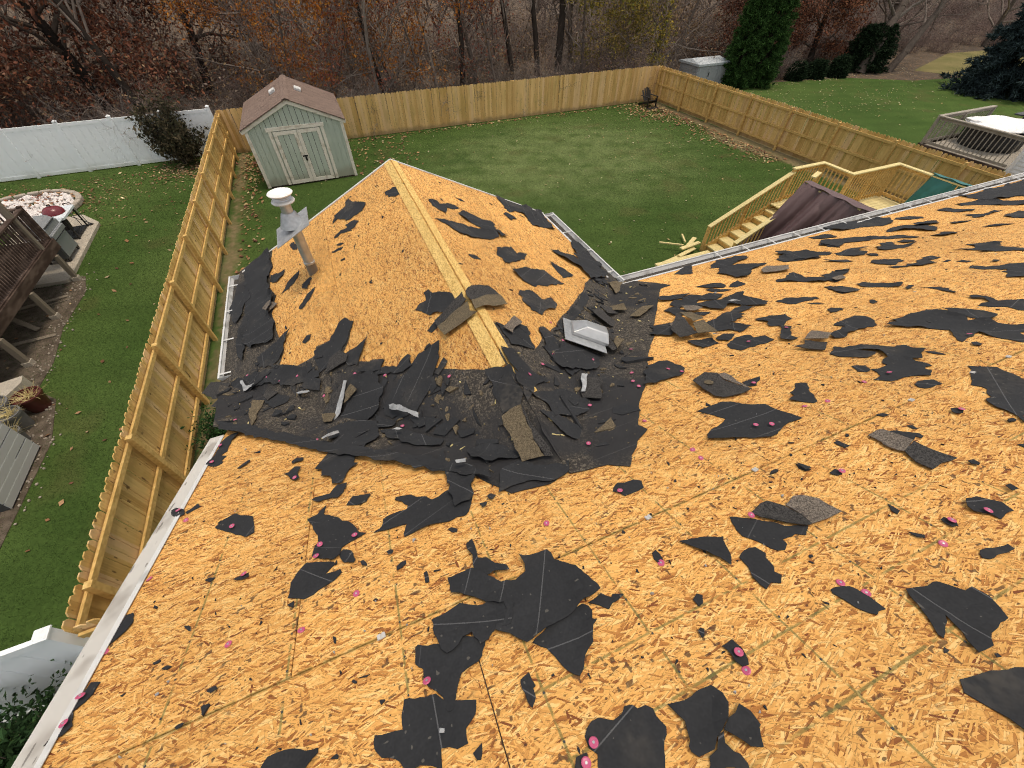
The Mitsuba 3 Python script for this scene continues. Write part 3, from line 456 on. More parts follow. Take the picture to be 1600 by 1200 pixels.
M|largest felt of the pile, with a lifted torn lip|3231 3328 3434 3265 3597 3250 3762 3235 3658 3140 3709 2876 3622 2818 3495 2899 3419 3080 3245 2995 3130 3276
M|felt under the lifted lip of the pile|3188 2939 3442 2959 3526 2852 3332 2842 3147 2899
M|broad ragged felt at the right foot of the pile|2877 2835 3139 2907 3308 2783 3071 2690 3015 2696 3067 2505 2934 2479 2901 2531 2767 2660 2793 2749
M|pointed felt at the left of the pile|2842 3403 2946 3436 3016 3358 2986 3156 2823 3156 2836 3286
M|small felt between the brown shingle and the ragged felt|2986 3156 3055 3141 3137 3053 3014 3011
M|felt strip leaving the membrane below the pile|2467 3167 2480 3104 2657 3056 2568 2969 2395 3016
M|felt bit beside the shingle corner below the pile|2296 2928 2395 3016 2557 2956 2508 2863 2418 2792
M|pale grey felt corner under the brown shingles|2438 2610 2658 2549 2610 2416 2427 2413
M|small felt right of the brown shingles|2659 2508 2790 2551 2856 2489 2698 2394 2643 2463
L|broad smooth felt along the left eave of the addition|6207 2628 6196 2161 5941 2163 5672 2123 5568 2181 5210 2184 4916 2082 4617 2164 4410 2118 4284 2084 4054 2124 4208 2456 4363 2564
L|layered felt under the pipe side of the left valley|3806 2560 3558 2047 3172 1618 3003 1577 3130 1900 3433 2221 3559 2439
L|smooth dark felt between the upturned shingle and the long pointed strip|2717 1291 2621 1035 2389 968 2204 1059 2151 1199 2230 1380 2339 1446 2415 1341
M|low felt tongue in the middle of the left valley|-663 3001 -494 3020 -276 2874 -271 2767 -448 2714 -552 2828 -633 2833
M|wide felt tongue over the left membrane edge, behind the cluster|-552 2828 -434 2875 -281 2799 -267 2643 -384 2582 -515 2601 -607 2747
M|felt flap under the silver tape|-293 3024 -174 3059 -94 2832 -167 2723 -271 2767
L|smooth dark felt strip running down from the ridge strip end|1911 156 1833 -19 1552 -6 1479 54 1503 184 1634 179
R|bluish felt strip beside the ridge below the strip end|1781 9 1656 113 1559 77 1467 -23 1556 -18 1680 -24
M|torn felt left of the granule patch|-1372 4437 -1194 4390 -1014 4046 -1043 3805 -1159 3749 -1261 3961
L|felt corner hanging by the silvery tape|3835 2723 3705 2375 3548 2155 3519 2329 3486 2437 3615 2663
L|felt shard above the white paper scrap|3210 1774 2949 1564 2826 1597 2971 1754
M|jagged felt lying across the membrane right of the tape|-261 2736 -147 2685 -14 2525 146 2330 111 2268 -66 2402 -184 2543
R|jagged felt strip along the top of the right valley|2349 700 2565 923 2868 1282 3317 1749 3175 1729 2717 1251 2438 926
R|flat felt under the metal vent cover|1971 466 2192 718 2151 898 2041 1099 1852 882 1830 616 1819 475
M|long black folded strip along the lower left edge of the membrane|-1626 3789 -1012 3168 -606 2742 -183 2332 106 2048 243 1910 227 1828 88 1963 -232 2255 -602 2609 -991 3015 -1534 3542
M|torn black strip at the end of the lower membrane edge|-105 2275 109 2061 296 1845 305 1750 150 1893 -47 2099
L|torn felt flap hanging over the upper part of the left gutter|5387 2870 5535 2808 5580 2681 5567 2537 5275 2500 5256 2610 5015 2640 4943 2743 5109 2808
L|ragged felt shred hanging over the lower part of the left gutter|4519 2705 4771 2667 4845 2605 4385 2555 4082 2572 4246 2664'''
SHINGLE = '''#folded ridge shingle with a black back half straddling the ridge strip
exposed_half|L|35|2591 346 2443 315 2466 -5 2518 37 2643 22
exposed_half|R|35|2612 -31 2470 -51 2537 39 2647 340 2797 329 2733 146
black_half|L|30|2651 19 2600 343 2684 349 2731 181 2791 23 2714 33
black_half|R|30|2668 -46 2757 -33 2878 72 2937 258 2858 312 2797 329 2733 146 2617 -29
#shingle with a grey half and a black half on the right of the roof
grey_half|M|8|2219 1038 2311 1041 2325 1023 2336 904 2219 875 2200 894 2200 955 2213 969
black_half|M|8|2335 902 2337 732 2175 741 2176 806 2207 857 2220 874
#pebbly broken shingle beside the split sided sheet
grey_half|M|12|1444 892 1516 914 1554 904 1594 852 1603 758 1442 770 1452 827
black_half|M|10|1285 931 1356 948 1394 943 1438 892 1450 825 1440 770 1419 774 1358 827 1300 896
#bent shingle folded like a step at the right middle
flat_top|M|30|3058 2013 3212 2075 3312 1981 3166 1910
front_face|M|12|3047 2005 3157 1904 3023 1828 2940 1925 2914 1987 2985 1958
#two toned brown shingle lying across the valley foot
upper_tab|L|30|1476 196 1472 45 1203 82 1247 202
lower_tab|L|30|1242 203 1197 83 1070 71 1112 207
dark_strip|L|28|1467 42 1260 39 1040 26 1066 69 1199 80
#torn dark shingle with a brown hole and a worn corner
black_half|M|12|1945 2005 2097 2054 2158 1994 2126 1904 2136 1836 2155 1697 1954 1726 1916 1775 1928 1831 1921 1881
worn_corner|M|14|2160 1992 2185 1985 2213 1977 2156 1698 2145 1834 2131 1905
brown_patch|M|16|2003 1961 2042 1961 2046 1917 2012 1883 1983 1900 1982 1934
#long brown shingle strip on top of the felt pile
upper_tab|M|50|2827 3151 2906 3068 2829 2834 2707 2833
lower_tab|M|50|2700 2826 2823 2824 2698 2532 2553 2605
dark_strip|M|45|2768 3129 2814 3137 2552 2606 2395 2649 2470 2853
#light brown shingle on the back of the felt pile
grey_half|M|30|3025 3348 3116 3260 3131 3150 3003 3138 2953 3192
#crumpled brown shingle corner at the front of the felt pile
grey_half|M|30|2571 2990 2718 3072 2645 2917 2521 2896
#dark shingle strip leaning beside the metal vent cover, upper
black_half|M|70|1968 3601 2043 3595 1970 3007 1884 2906 1957 3238
#dark shingle strip leaning beside the metal vent cover, lower
black_half|M|50|1921 3360 1969 3256 1836 2784 1785 2782
brown_end|M|52|1947 3054 1985 3030 1976 2899 1828 2768
#square dark shingle with a pale tape strip in the valley
black_half|M|30|1309 2539 1449 2432 1281 2160 1175 2244
pale_tape|R|36|1760 639 1761 704 1553 531 1552 490
#brown shingle corner right of the ridge strip foot
grey_half|R|40|2268 126 2462 323 2379 367 2206 190
#upturned dark shingle with a pale edge in the left valley
black_half|L|50|2502 1571 2714 1301 2681 1285 2394 1387
pale_tape|L|55|2694 1300 2668 1269 2378 1390 2339 1446 2356 1458
brown_end|L|60|2554 1301 2604 1239 2497 1190 2434 1329
#bluish shingle overhanging the left gutter corner, upper
black_half|L|30|3997 3153 4096 3031 3812 2710 3728 2761 3735 2911
#bluish shingle overhanging the left gutter corner, lower
black_half|L|20|3693 2999 3712 2897 3540 2658 3414 2749
#dark shingle flake at the top of the right valley
black_half|R|50|2782 1479 2930 1657 2615 1720 2554 1697 2544 1567
#curved dark shingle flake crossing the right valley
black_half|R|60|2960 1679 2952 1879 2860 2036 2795 1708
#brown shingle flake high in the right valley
brown_end|M|40|2468 3876 2630 3826 2539 3635 2414 3730
#brown shingle flake on the main side of the right valley
brown_end|M|30|2449 3465 2750 3633 2850 3580 2521 3384
#brown shingle flake near the gutter end of the right valley
brown_end|R|30|3736 2480 3974 3070 3709 2915 3425 2361
#flat dark shingle beside the left strip edge
black_half|M|20|-1299 4099 -1294 4335 -1204 4354 -1155 4091 -1230 3938
#brown shingle tab low in the left valley
brown_end|M|10|-1277 3461 -1283 3770 -1265 3981 -1398 4096 -1360 3758
#crooked dark shingle lying on the left felt lobe
black_half|L|30|2986 1503 3127 1427 3141 1308 3007 1234 2941 1263
#short brown shingle stub in the left valley
brown_end|M|20|-702 3275 -585 3224 -619 3105 -682 3133
#grey shingle corner on the felt left of the pipe
grey_half|L|20|4828 2291 4872 2161 4688 2049 4658 2189
#broken black shingle under the brown tarp eave
grey_half|M|20|4624 3746 4795 3811 4973 3643 4779 3501 4642 3572 4548 3646
#broken grey shingle on the sail shaped scrap
grey_half|M|20|4690 2932 4870 2938 4784 2851 4635 2849'''
TAPE = '''L|silvery crumpled tape by the left gutter|3714 2556 3688 2514 3564 2461 3516 2339 3438 2302 3512 2416 3471 2454 3501 2492
L|silver tape across the foot of the long pointed strip|2142 950 2110 900 1996 816 1894 733 1862 750 1971 838 2096 950
M|silver tape end on the lower membrane edge|-662 2794 -620 2813 -552 2858 -542 2810 -591 2771 -652 2764
L|white paper scrap in the left valley|2961 1828 2931 1757 2861 1668 2828 1653 2891 1760
M|white paper scrap above the membrane edge|-170 2592 -138 2601 -100 2576 -131 2559
M|pale plastic square on the lowest sheet|-200 710 -186 703 -189 692 -203 697
M|pale tape on the lower right felts|150 1954 214 1944 204 1916 154 1927
M|shiny tape fold in the felt pile|3391 3079 3456 3083 3469 2991 3374 3022
M|shiny tape end beside the brown shingles of the pile|2651 2535 2670 2518 2614 2432 2582 2430'''
CAPS = '''M 766 518
M 752 474
M 211 508
M 168 477
M 1287 548
M 1322 485
M 2062 503
M 1896 536
M 1764 492
M 1844 919
M 1270 917
M 778 912
M 449 1338
M 867 1334
M 1409 1421
M 1394 1343
M 938 1765
M 1374 1802
M 125 1057
M -222 887
M -1130 2170
M -629 1758
M -457 1733
M -643 1687
M -1444 2415
M -1513 2524
M -1464 3041
M -1469 3282
M -829 2463
M -981 1750
M -459 1385
M -682 1317
M -973 1396
M -1475 1989
M -1500 1615
M -1481 1419
M -1487 1328
M -1252 3356
M -1004 3152
M -721 2880
M -1257 3360
M -1459 3713
M -98 2687
L 2492 933
L 2061 424
L 2736 1210
L 2735 1559
L 2915 1598
L 3224 1837
L 3335 2053
L 3525 2228
L 3776 2499
R 1999 502
R 1864 317
R 1736 131
R 1980 935
M 1961 2762
M 1837 2572
M 1694 2383
M 1620 2264
M 1606 2174
M 1174 2146
R 2217 736
R 2519 779
M 1949 2267
M 1996 2173
M 2769 2272
M 3217 2291
M 2240 1757
M 2252 1405
M 2403 1373
M 1847 1398
M 1922 1357
M 2971 1381
M 2778 1404
M 3905 1428
M 2802 941'''
CLIPS = '''-366 1116
-368 1116
887 1135
2750 1171
3328 1187
3699 1214
1546 1144'''
MEMB = '''M|-1905 5003 723 1642 3078 4654 3152 4708 3398 4700 3510 4431 3565 4147 3374 4110 3085 3788 2666 3319 2254 2838 2068 2653 1862 2411 1648 2155 1587 2105 1483 2002 1432 1934 1310 1783 1328 1712 1205 1648 1164 1599 1098 1555 1032 1476 938 1553 812 1572 719 1596 711 1620 586 1578 372 1617 240 1858 98 2011 -605 2688 -1002 3101 -1641 3727
L|6248 2120 5937 2160 5687 2129 5582 2187 5216 2190 4928 2087 4617 2164 4416 2118 4140 2085 3907 2018 3754 2005 3604 2072 3391 1843 3350 1624 3468 1588 3413 1413 3565 1269 3476 1176 3282 1192 3129 1294 2878 1163 2754 1028 2681 903 2624 965 2505 823 2560 694 2402 672 2170 441 1835 49 1798 -14 938 -14 937 -14 936 -14 934 -13 933 -13 932 -12 931 -12 929 -11 928 -10 927 -9 927 -8 926 -6 925 -5 925 -4 925 -3 924 -1 924 0 924 2 925 3 925 4 926 6 926 7 927 8 928 9 929 10 4008 2917 4009 2918 4010 2919 4011 2919 4012 2920 4014 2920 4015 2920 4016 2921 4018 2921 4751 2921 6271 2749
R|3875 2264 3745 2125 3568 1925 3413 1809 2356 686 2382 570 2229 522 2061 353 2187 367 2373 427 2462 323 2335 183 2379 97 2069 9 1959 -14 938 -14 937 -14 936 -14 934 -13 933 -13 932 -12 931 -12 929 -11 928 -10 927 -9 927 -8 926 -6 925 -5 925 -4 925 -3 924 -1 924 0 924 2 925 3 925 4 926 6 926 7 927 8 928 9 929 10 4008 2917 4009 2918 4010 2919 4011 2919 4012 2920 4014 2920 4015 2920 4016 2921 4018 2921 4047 2921'''
# ------------------------------------------------------------------ the ground
def grid(x0, x1, y0, y1, z, n=2): return (np.array([[x0, y0, z], [x1, y0, z], [x1, y1, z], [x0, y1, z]]), np.array([[0, 1, 2], [0, 2, 3]]))
struct('ground', grid(-400, 400, -400, 600, -0.012), 'm_litter')
struct('lawn', grid(-40, 31.5, -30, 25.9, 0), 'm_lawn')
side = np.array([[31.5, -30, 0], [90, -30, 0], [90, 12, 0], [60, 20.3, 0], [46.5, 21.2, 0], [41.5, 22.2, 0], [37.5, 25.0, 0], [31.5, 25.9, 0]])
struct('side_lawn', (side, np.array([[0, i, i + 1] for i in range(1, 7)])), 'm_lawn')
mead = np.array([[46.5, 21.25, -.004], [60, 20.35, -.004], [95, 12, -.004], [120, 16, -.004], [70, 26.5, -.004], [55, 28, -.004], [45, 24.5, -.004]])
struct('meadow', (mead, np.array([[0, i, i + 1] for i in range(1, 6)])), 'm_meadow')
# ------------------------------------------------------------------ the house
house = thing('house', 'house with its roof stripped to bare wooden sheathing, seen from its own ridge', 'house')
struct_walls = cat_([box(-1.2, 17.7, -6.9, 3.35, 0, 3.62), box(XR - HW + .35, XR + HW - .35, 3.3, YE - .35, 0, 3.62)])
part(house, 'wall', struct_walls, 'm_siding', label='pale siding walls under the eaves')
gab = trimesh.creation.extrude_polygon(sg.Polygon([(XR - HW + .35, 3.55), (XR + HW - .35, 3.55), (XR, ZR - .32)]), 0.1); gab.apply_transform(np.array([[1, 0, 0, 0], [0, 0, -1, YE - .35], [0, 1, 0, 0], [0, 0, 0, 1.0]]))
part(house, 'gable_wall', gab, 'm_siding')
def slab(poly, pl, t0, t1, off=(0, 0)):
    """A flat board: polygon in the plane's coordinates from height t0 to t1; uv in metres."""
    o, a, b, n = PLANE[pl]; pts = np.array(poly.exterior.coords)[:-1]
    m = trimesh.creation.extrude_polygon(poly, t1 - t0); v = m.vertices
    w = o + v[:, :1] * a + v[:, 1:2] * b + (v[:, 2:] + t0) * n
    f = m.faces if np.dot(np.cross(a, b), n) > 0 else m.faces[:, ::-1]
    fm = trimesh.Trimesh(w, f, process=False); uv = v[:, :2] + np.asarray(off)
    idx = f.ravel(); return trimesh.Trimesh(w[idx], np.arange(len(idx)).reshape(-1, 3), process=False), uv[idx]
tri_cut = sg.Polygon([(XR, (Y_TOP + .57693) / CA), (XR - HW, V_EAVE), (XR - HW, V_EAVE + .2), (XR + HW, V_EAVE + .2), (XR + HW, V_EAVE)])
REG = {'M': sg.box(-1.50, -1.2285, 18.0, V_EAVE - .012).difference(tri_cut.buffer(-0.05)),
       'L': sg.Polygon([(Y_TOP, 0.004), (YE, 0.004), (YE, LEN - .012), (Y_EAVE, LEN - .012)]),
       'R': sg.Polygon([(Y_TOP, 0.004), (YE, 0.004), (YE, LEN - .012), (Y_EAVE, LEN - .012)])}
def panels(pl, parent, rows, length, starts, mat, gap=0.0042):
    for i, (v0, v1) in enumerate(zip(rows[:-1], rows[1:])):
        u = starts[i]
        while u < REG[pl].bounds[2]:
            q = sg.box(u + gap / 2, v0 + gap * .6, u + length - gap / 2, v1 - gap * .6).intersection(REG[pl])
            for g in getattr(q, 'geoms', [q]):
                if g.geom_type == 'Polygon' and g.area > 0.01:
                    r = rng.random(3); m, uv = slab(g, pl, -0.012, 0.0 - 0.0012 * r[2], (r[0] * 40, r[1] * 40))
                    part(parent, 'osb_panel', m, mat, uv=uv)
            u += length
deckM = f'{house}__main_roof'
m, uv = slab(REG['M'], 'M', -0.16, -0.0125); put(deckM, m, 'm_soil', label='wide main roof slope of bare pressed wood board')
ROWS = [-1.2285, -0.0465, 1.1355, 2.3175, 3.4995, V_EAVE]
panels('M', deckM, ROWS, 2.364, [-1.9, -2.40, -3.066, -1.95, -2.9], 'm_osb')
back, _ = slab(sg.box(-1.5, -8.0, 18, -1.2285), 'M', -0.16, 0.0)
o2 = PLANE['M'][0] - 1.2285 * SM; bk = np.array([[-1.5, o2[1], o2[2]], [18, o2[1], o2[2]], [18, o2[1] - 6, o2[2] - 2.5], [-1.5, o2[1] - 6, o2[2] - 2.5]])
part(house, 'back_slope', (np.vstack([bk, bk - [0, 0, .16]]), np.array([[0, 1, 2], [0, 2, 3], [4, 6, 5], [4, 7, 6]])), 'm_shingle_black')
for s in ('L', 'R'):
    dk = f'{house}__{"left" if s == "L" else "right"}_addition_slope'
    m, uv = slab(REG[s], s, -0.16, -0.0125); put(dk, m, 'm_soil', label=f'{"left" if s == "L" else "right"} slope of the gabled addition')
    panels(s, dk, [0.0, 1.23, 2.45, LEN], 2.44, [0.45 if s == 'L' else 0.2, -.6, .3], 'm_osb2')
# ridge strips of yellow board
for s, wd in (('L', .108), ('R', .092)):
    m, uv = slab(sg.box(1.86 if s == 'L' else 1.70, 0.004, YE - .005, wd), s, 0.0, 0.012, (3 if s == 'L' else 9, 5)); part(house, 'ridge_strip', m, 'm_osb_yellow', uv=uv, label=f'{"left" if s == "L" else "right"} yellow board strip along the addition ridge')
m, uv = slab(sg.Polygon([(1.52, .01), (1.68, .01), (1.70, .10), (1.58, .12)]), 'R', 0.004, 0.014, (1, 2)); part(house, 'ridge_strip_offcut', m, 'm_osb_yellow', uv=uv)
# left rake board, drip edges, gutters
m, _ = slab(sg.box(-1.605, -1.2285, -1.503, 3.50), 'M', -0.17, 0.006); part(house, 'rake_board', m, 'm_rake', label='weathered white board along the left roof edge')
m, _ = slab(sg.box(-1.520, -1.2285, -1.494, 3.47), 'M', 0.0065, 0.0095); part(house, 'drip_edge', m, 'm_white_metal')
m, _ = slab(sg.box(18.003, -1.2285, 18.09, V_EAVE), 'M', -0.17, 0.006); part(house, 'rake_board', m, 'm_rake')
for s in ('L', 'R'):
    m, _ = slab(sg.box(YE + .001, 0.0, YE + .035, LEN + .01), s, -0.14, 0.010); part(house, 'gable_drip_edge', m, 'm_white_metal')
    m, _ = slab(sg.box(Y_EAVE + .35 if s == 'L' else Y_EAVE, LEN - .05, YE + .03, LEN + .004), s, 0.001, 0.005); part(house, 'eave_drip_edge', m, 'm_white_metal')
m, _ = slab(sg.box(XR + HW + .1, V_EAVE - .045, 18.0, V_EAVE + .008), 'M', 0.001, 0.005); part(house, 'eave_drip_edge', m, 'm_white_metal')
prof = [(0, 0), (0, -.115), (.120, -.115), (.175, -.02), (.175, 0), (.195, 0), (.195, -.014), (.184, -.026), (.128, -.121), (-.004, -.121), (-.004, 0)]
def gutter(p0, p1, out, m, lab, n):
    p0, p1, out = (np.asarray(x, float) for x in (p0, p1, out)); g = sg.Polygon(prof)
    e = trimesh.creation.extrude_polygon(g, np.linalg.norm(p1 - p0)); v = e.vertices; d = (p1 - p0) / np.linalg.norm(p1 - p0)
    w = p0 + v[:, :1] * out + v[:, 1:2] * np.array([0, 0, 1.0]) + v[:, 2:] * d; f = e.faces if np.dot(np.cross(out, [0, 0, 1]), d) > 0 else e.faces[:, ::-1]
    k = f'{house}__{num("gutter_x")[:-2] if False else "gutter"}'; k = num(k)
    put(k, trimesh.Trimesh(w, f, process=False), m, label=lab)
    zz = np.array([0, 0, 1.0]); part(k, 'dirt', hull([c + out * x + zz * z for c in (p0 + (p1 - p0) * .004, p1 - (p1 - p0) * .004) for x, z in ((.004, -.112), (.004, -.070), (.118, -.112), (.150, -.062))]), 'm_gutter_dirt_shade')  # dirt fill, added dark so the lit channel looks deep and shaded
    for t in np.linspace(0.12, .97, n):
        c = p0 + (p1 - p0) * t; part(k, 'hanger', bar(c + out * 0.0 + [0, 0, -.006], c + out * .19 + [0, 0, -.006], .022, .004), m)
    for c in (p0, p1): part(k, 'end_cap', hull([c + out * x + np.array([0, 0, z]) + d * t for x, z in ((-.004, 0), (.195, 0), (.128, -.121), (-.004, -.121)) for t in (-.003, .0)]), m)
zg = ZE - .025
gutter((XR - HW - .012, YE + .02, zg), (XR - HW - .012, Y_EAVE + .22, zg), (-1, 0, 0), 'm_white_metal', 'white gutter on the left eave of the addition', 4)
gutter((XR + HW + .012, Y_EAVE + .1, zg), (XR + HW + .012, YE + .02, zg), (1, 0, 0), 'm_white_metal', 'metal gutter on the right eave of the addition', 4)
gutter((XR + HW + .15, Y_EAVE + .02, zg), (18.05, Y_EAVE + .02, zg), (0, 1, 0), 'm_white_metal', 'long metal gutter along the main eave', 24)
# ------------------------------------------------------------------ membranes in the valleys
k_memb = 0
for line in MEMB.split('\n'):
    pl, s = line.split('|'); P = rough_edge(poly_pts(s), 0.04, 0.004)
    m, uv = sheet(P, *PLANE[pl], 0.004, thick=0.003, curl=0.004, seed=40 + k_memb, bump=0.006); k_memb += 1
    part(house, 'valley_membrane', m, 'm_membrane', uv=uv, smooth=True, label={'M': 'black membrane on the main slope below both valleys', 'L': 'black membrane over the left valley and left eave', 'R': 'black membrane down the right valley'}[pl])
MEMB_POLY = {}
for line in MEMB.split('\n'):
    pl, s = line.split('|'); MEMB_POLY.setdefault(pl, []).append(sg.Polygon(poly_pts(s)).buffer(0))
# ------------------------------------------------------------------ torn felt
DONE = {'M': [], 'L': [], 'R': []}
FELTS = []
for i, line in enumerate(FELT.split('\n')):
    pl, lab, s = line.split('|'); P = poly_pts(s)
    if pl != 'M' and sg.Polygon(P).exterior.is_ccw is False: P = P[::-1]
    P = rough_edge(P, 0.018, 0.0062, np.random.default_rng(100 + i)); g = sg.Polygon(P).buffer(0)
    if g.is_empty or g.area < 1e-5: continue
    lev = 0
    for q, l in DONE[pl]:
        if q.intersects(g) and q.intersection(g).area > 1e-4: lev = max(lev, l + 1)
    base = 0.004 + (0.012 if any(q.intersects(g) for q in MEMB_POLY.get(pl, [])) else 0) + 0.005 * lev
    DONE[pl].append((g, lev))
    sz = math.sqrt(g.area); r = sheet(P, *PLANE[pl], base, curl=0.014 + 0.034 * min(1, sz) * (0.5 + (i * 37 % 10) / 10) , seed=i + 1, uvrot=(i * 1.7) % 3.14, thick=0.0025)
    if r is None: continue
    k = single('felt_scrap', r[0], 'm_felt', lab[0].upper() * 0 + 'black felt: ' + lab, 'roofing felt', 'torn scraps of black felt on the roof', smooth=False, uv=r[1])
    FELTS.append((pl, g, lab))
# ------------------------------------------------------------------ shingle pieces
SM_MAT = {'exposed_half': 'm_shingle_brown', 'black_half': 'm_shingle_black', 'grey_half': 'm_shingle_grey', 'flat_top': 'm_shingle_grey', 'front_face': 'm_shingle_black', 'upper_tab': 'm_shingle_brown', 'lower_tab': 'm_shingle_brown', 'dark_strip': 'm_shingle_black', 'worn_corner': 'm_shingle_grey', 'brown_patch': 'm_shingle_brown', 'brown_end': 'm_shingle_brown', 'pale_tape': 'm_tape'}
cur = None
for i, line in enumerate(SHINGLE.split('\n')):
    if line[0] == '#': cur = thing('shingle_piece', line[1:], 'shingle', 'torn shingles on the roof'); continue
    n, pl, lift, s = line.split('|'); P = rough_edge(poly_pts(s), 0.03, 0.0035, np.random.default_rng(500 + i))
    r = sheet(P, *PLANE[pl], int(lift) / 1000 + .006, curl=0.02, seed=300 + i, thick=0.005, bump=0.004)
    if r is not None: part(cur, n, r[0], SM_MAT[n], uv=r[1])
for i, line in enumerate(TAPE.split('\n')):
    pl, lab, s = line.split('|'); P = rough_edge(poly_pts(s), 0.02, 0.004, np.random.default_rng(700 + i)); r = sheet(P, *PLANE[pl], 0.045, curl=0.05, seed=400 + i, bump=0.015, thick=0.001)
    if r is not None: single('tape_strip', r[0], 'm_tape', lab, 'tape', uv=r[1])
# ------------------------------------------------------------------ cap nails, clips, nails
cap = lathe([(0, 0), (.0142, 0), (.0142, .0012), (.011, .0034), (.006, .0026), (0, .0026)], 20); hd = lathe([(0, .0024), (.0042, .0024), (.0038, .0042), (0, .0044)], 10)
cap_d, head_d = mikit.ply(cap, 'm_pink', smooth=40), mikit.ply(hd, 'm_zinc', smooth=40)
def at_plane(pl, u, v, t, rot=0.0, tilt=(0, 0)):
    o, a, b, n = PLANE[pl]; n2 = n + a * tilt[0] + b * tilt[1]; n2 = n2 / np.linalg.norm(n2); x = a * math.cos(rot) + b * math.sin(rot); x = x - n2 * np.dot(x, n2); x /= np.linalg.norm(x); y = np.cross(n2, x)
    M = np.eye(4); M[:3, 0], M[:3, 1], M[:3, 2], M[:3, 3] = x, y, n2, o + a * u + b * v + n * t; return T4(M.tolist())
caps, seen = [], {}
for line in CAPS.split('\n'):
    pl, u, v = line.split(); u, v = int(u) / 1000, int(v) / 1000; pt = sg.Point(u, v)
    best = min(((g.distance(pt), -j, lab) for j, (p, g, lab) in enumerate(FELTS) if p == pl)); on = best[0] < 0.004
    mem = any(q.contains(pt) for q in MEMB_POLY.get(pl, []))
    txt = f'pink cap nail on the {best[2]}' if on else f'pink cap nail {"on the membrane " if mem else ""}near the {best[2]}'
    txt = ' '.join(txt.split()[:16]); seen.setdefault(txt, []).append(len(caps)); caps.append([pl, u, v, on or mem, txt])
for txt, ids in seen.items():
    if len(ids) > 1:
        names = {2: ['upper one', 'lower one'], 3: ['upper one', 'middle one', 'lower one']}.get(len(ids)) or [f'{w} one counting down' for w in ('first', 'second', 'third', 'fourth', 'fifth', 'sixth', 'seventh', 'eighth', 'ninth', 'tenth')]
        order = sorted(ids, key=lambda j: -caps[j][2] if caps[j][0] == 'M' else -caps[j][1])
        for j, nm in zip(order, names): caps[j][4] = ' '.join(txt.split()[:16 - len(nm.split())]) + ', ' + nm
for pl, u, v, on, txt in caps:
    k = thing('cap_nail', txt, 'nail', 'pink cap nails on the roof'); t = 0.022 if on else 0.003
    M = at_plane(pl, u, v, t, rng.random() * 6, (rng.normal() * .16, rng.normal() * .16)); scene[k + '__cap'] = {**cap_d, 'to_world': M}; scene[k + '__head'] = {**head_d, 'to_world': M}
clip = cat_([box(-.015, .015, -.011, .011, .001, .003), box(-.013, -.003, -.011, .011, .003, .007), box(.004, .013, -.011, .011, .003, .007)])
WH = ['lowest', 'second', 'third', 'fourth', 'fifth', 'sixth', 'seventh']
cl = sorted([tuple(int(q) / 1000 for q in line.split()) for line in CLIPS.split('\n')])
clip_d = mikit.ply(clip, 'm_clip')
for w, (u, v) in zip(WH, cl):
    k = thing('panel_clip', f'shiny panel clip on the long seam, {w} counting from the left', 'clip', 'panel clips along the open seam'); scene[k + '__plate'] = {**clip_d, 'to_world': at_plane('M', u, 1.1355, .001, .1)}
# loose bits nobody could count: felt crumbs, torn flakes on the membrane, splinters
def bits(n, pl, reg, size, hgt, seed, asp=2.0):
    r = np.random.default_rng(seed); o, a, b, nn = PLANE[pl]; x0, y0, x1, y1 = reg.bounds; V, Fs = [], []; tot = 0
    Q = np.c_[r.uniform(x0, x1, n * 4), r.uniform(y0, y1, n * 4)]; Q = Q[shapely.contains_xy(reg, Q[:, 0], Q[:, 1])][:n]
    for c in Q:
        s = size * np.exp(r.normal(0, .5)); k = r.integers(4, 8); an = np.sort(r.uniform(0, 6.28, k)); rr = s * r.uniform(.5, 1.0, k); th = r.uniform(0, 3.14)
        p = np.c_[np.cos(an) * rr * asp, np.sin(an) * rr]; p = p @ np.array([[math.cos(th), math.sin(th)], [-math.sin(th), math.cos(th)]]) + c
        tilt = r.normal(0, .12, 2); hh = hgt * r.uniform(.5, 1.3); top = o + p[:, :1] * a + p[:, 1:] * b + (hh + np.abs((p - c) @ tilt))[:, None] * nn; bot = o + p[:, :1] * a + p[:, 1:] * b + .0005 * nn
        i0 = tot; V.append(np.vstack([top, bot])); tot += 2 * k; i = np.arange(k); j = (i + 1) % k
        f = np.vstack([np.stack([np.zeros(k - 2, int), i[1:-1], i[2:]], 1), np.stack([i, i + k, j], 1), np.stack([j, i + k, j + k], 1)])
        if np.dot(np.cross(a, b), nn) < 0: f = f[:, ::-1]
        Fs.append(f + i0)
    return trimesh.Trimesh(np.vstack(V), np.vstack(Fs), process=False)
def stuff(name, mesh, m, label, cat, **kw):
    k = thing(name, label, cat, kind='stuff'); scene[k] = mikit.ply(mesh, m, **kw); return k
visM = sg.Polygon([(-1.4, 0.4), (1.2, 0.1), (2.2, 0.12), (9, 2.2), (9, 3.2), (3.4, 3.6), (1.5, 1.4), (-1.4, 3.3)])
crumbs = cat_([bits(210, 'M', visM, .0065, .006, 1), bits(200, 'M', sg.box(-1.4, .3, 2.2, 1.9), .0045, .005, 2), bits(70, 'L', REG['L'], .012, .006, 3), bits(60, 'R', REG['R'], .012, .006, 4)])
VAL = {'M': sg.box(-9, 0, 9, 9), 'L': sg.box(0, 0, 3.9, 9), 'R': sg.box(0, .2, 6, 9)}
stuff('felt_crumbs', crumbs, 'm_felt', 'tiny black felt crumbs strewn over the bare boards', 'crumbs', uv=np.zeros((len(crumbs.vertices), 2)))
flk = [bits(70, pl, q.buffer(-.05).intersection(VAL[pl]), .036, .016, 11 + j, 2.2) for j, (pl, qs) in enumerate(MEMB_POLY.items()) for q in qs]
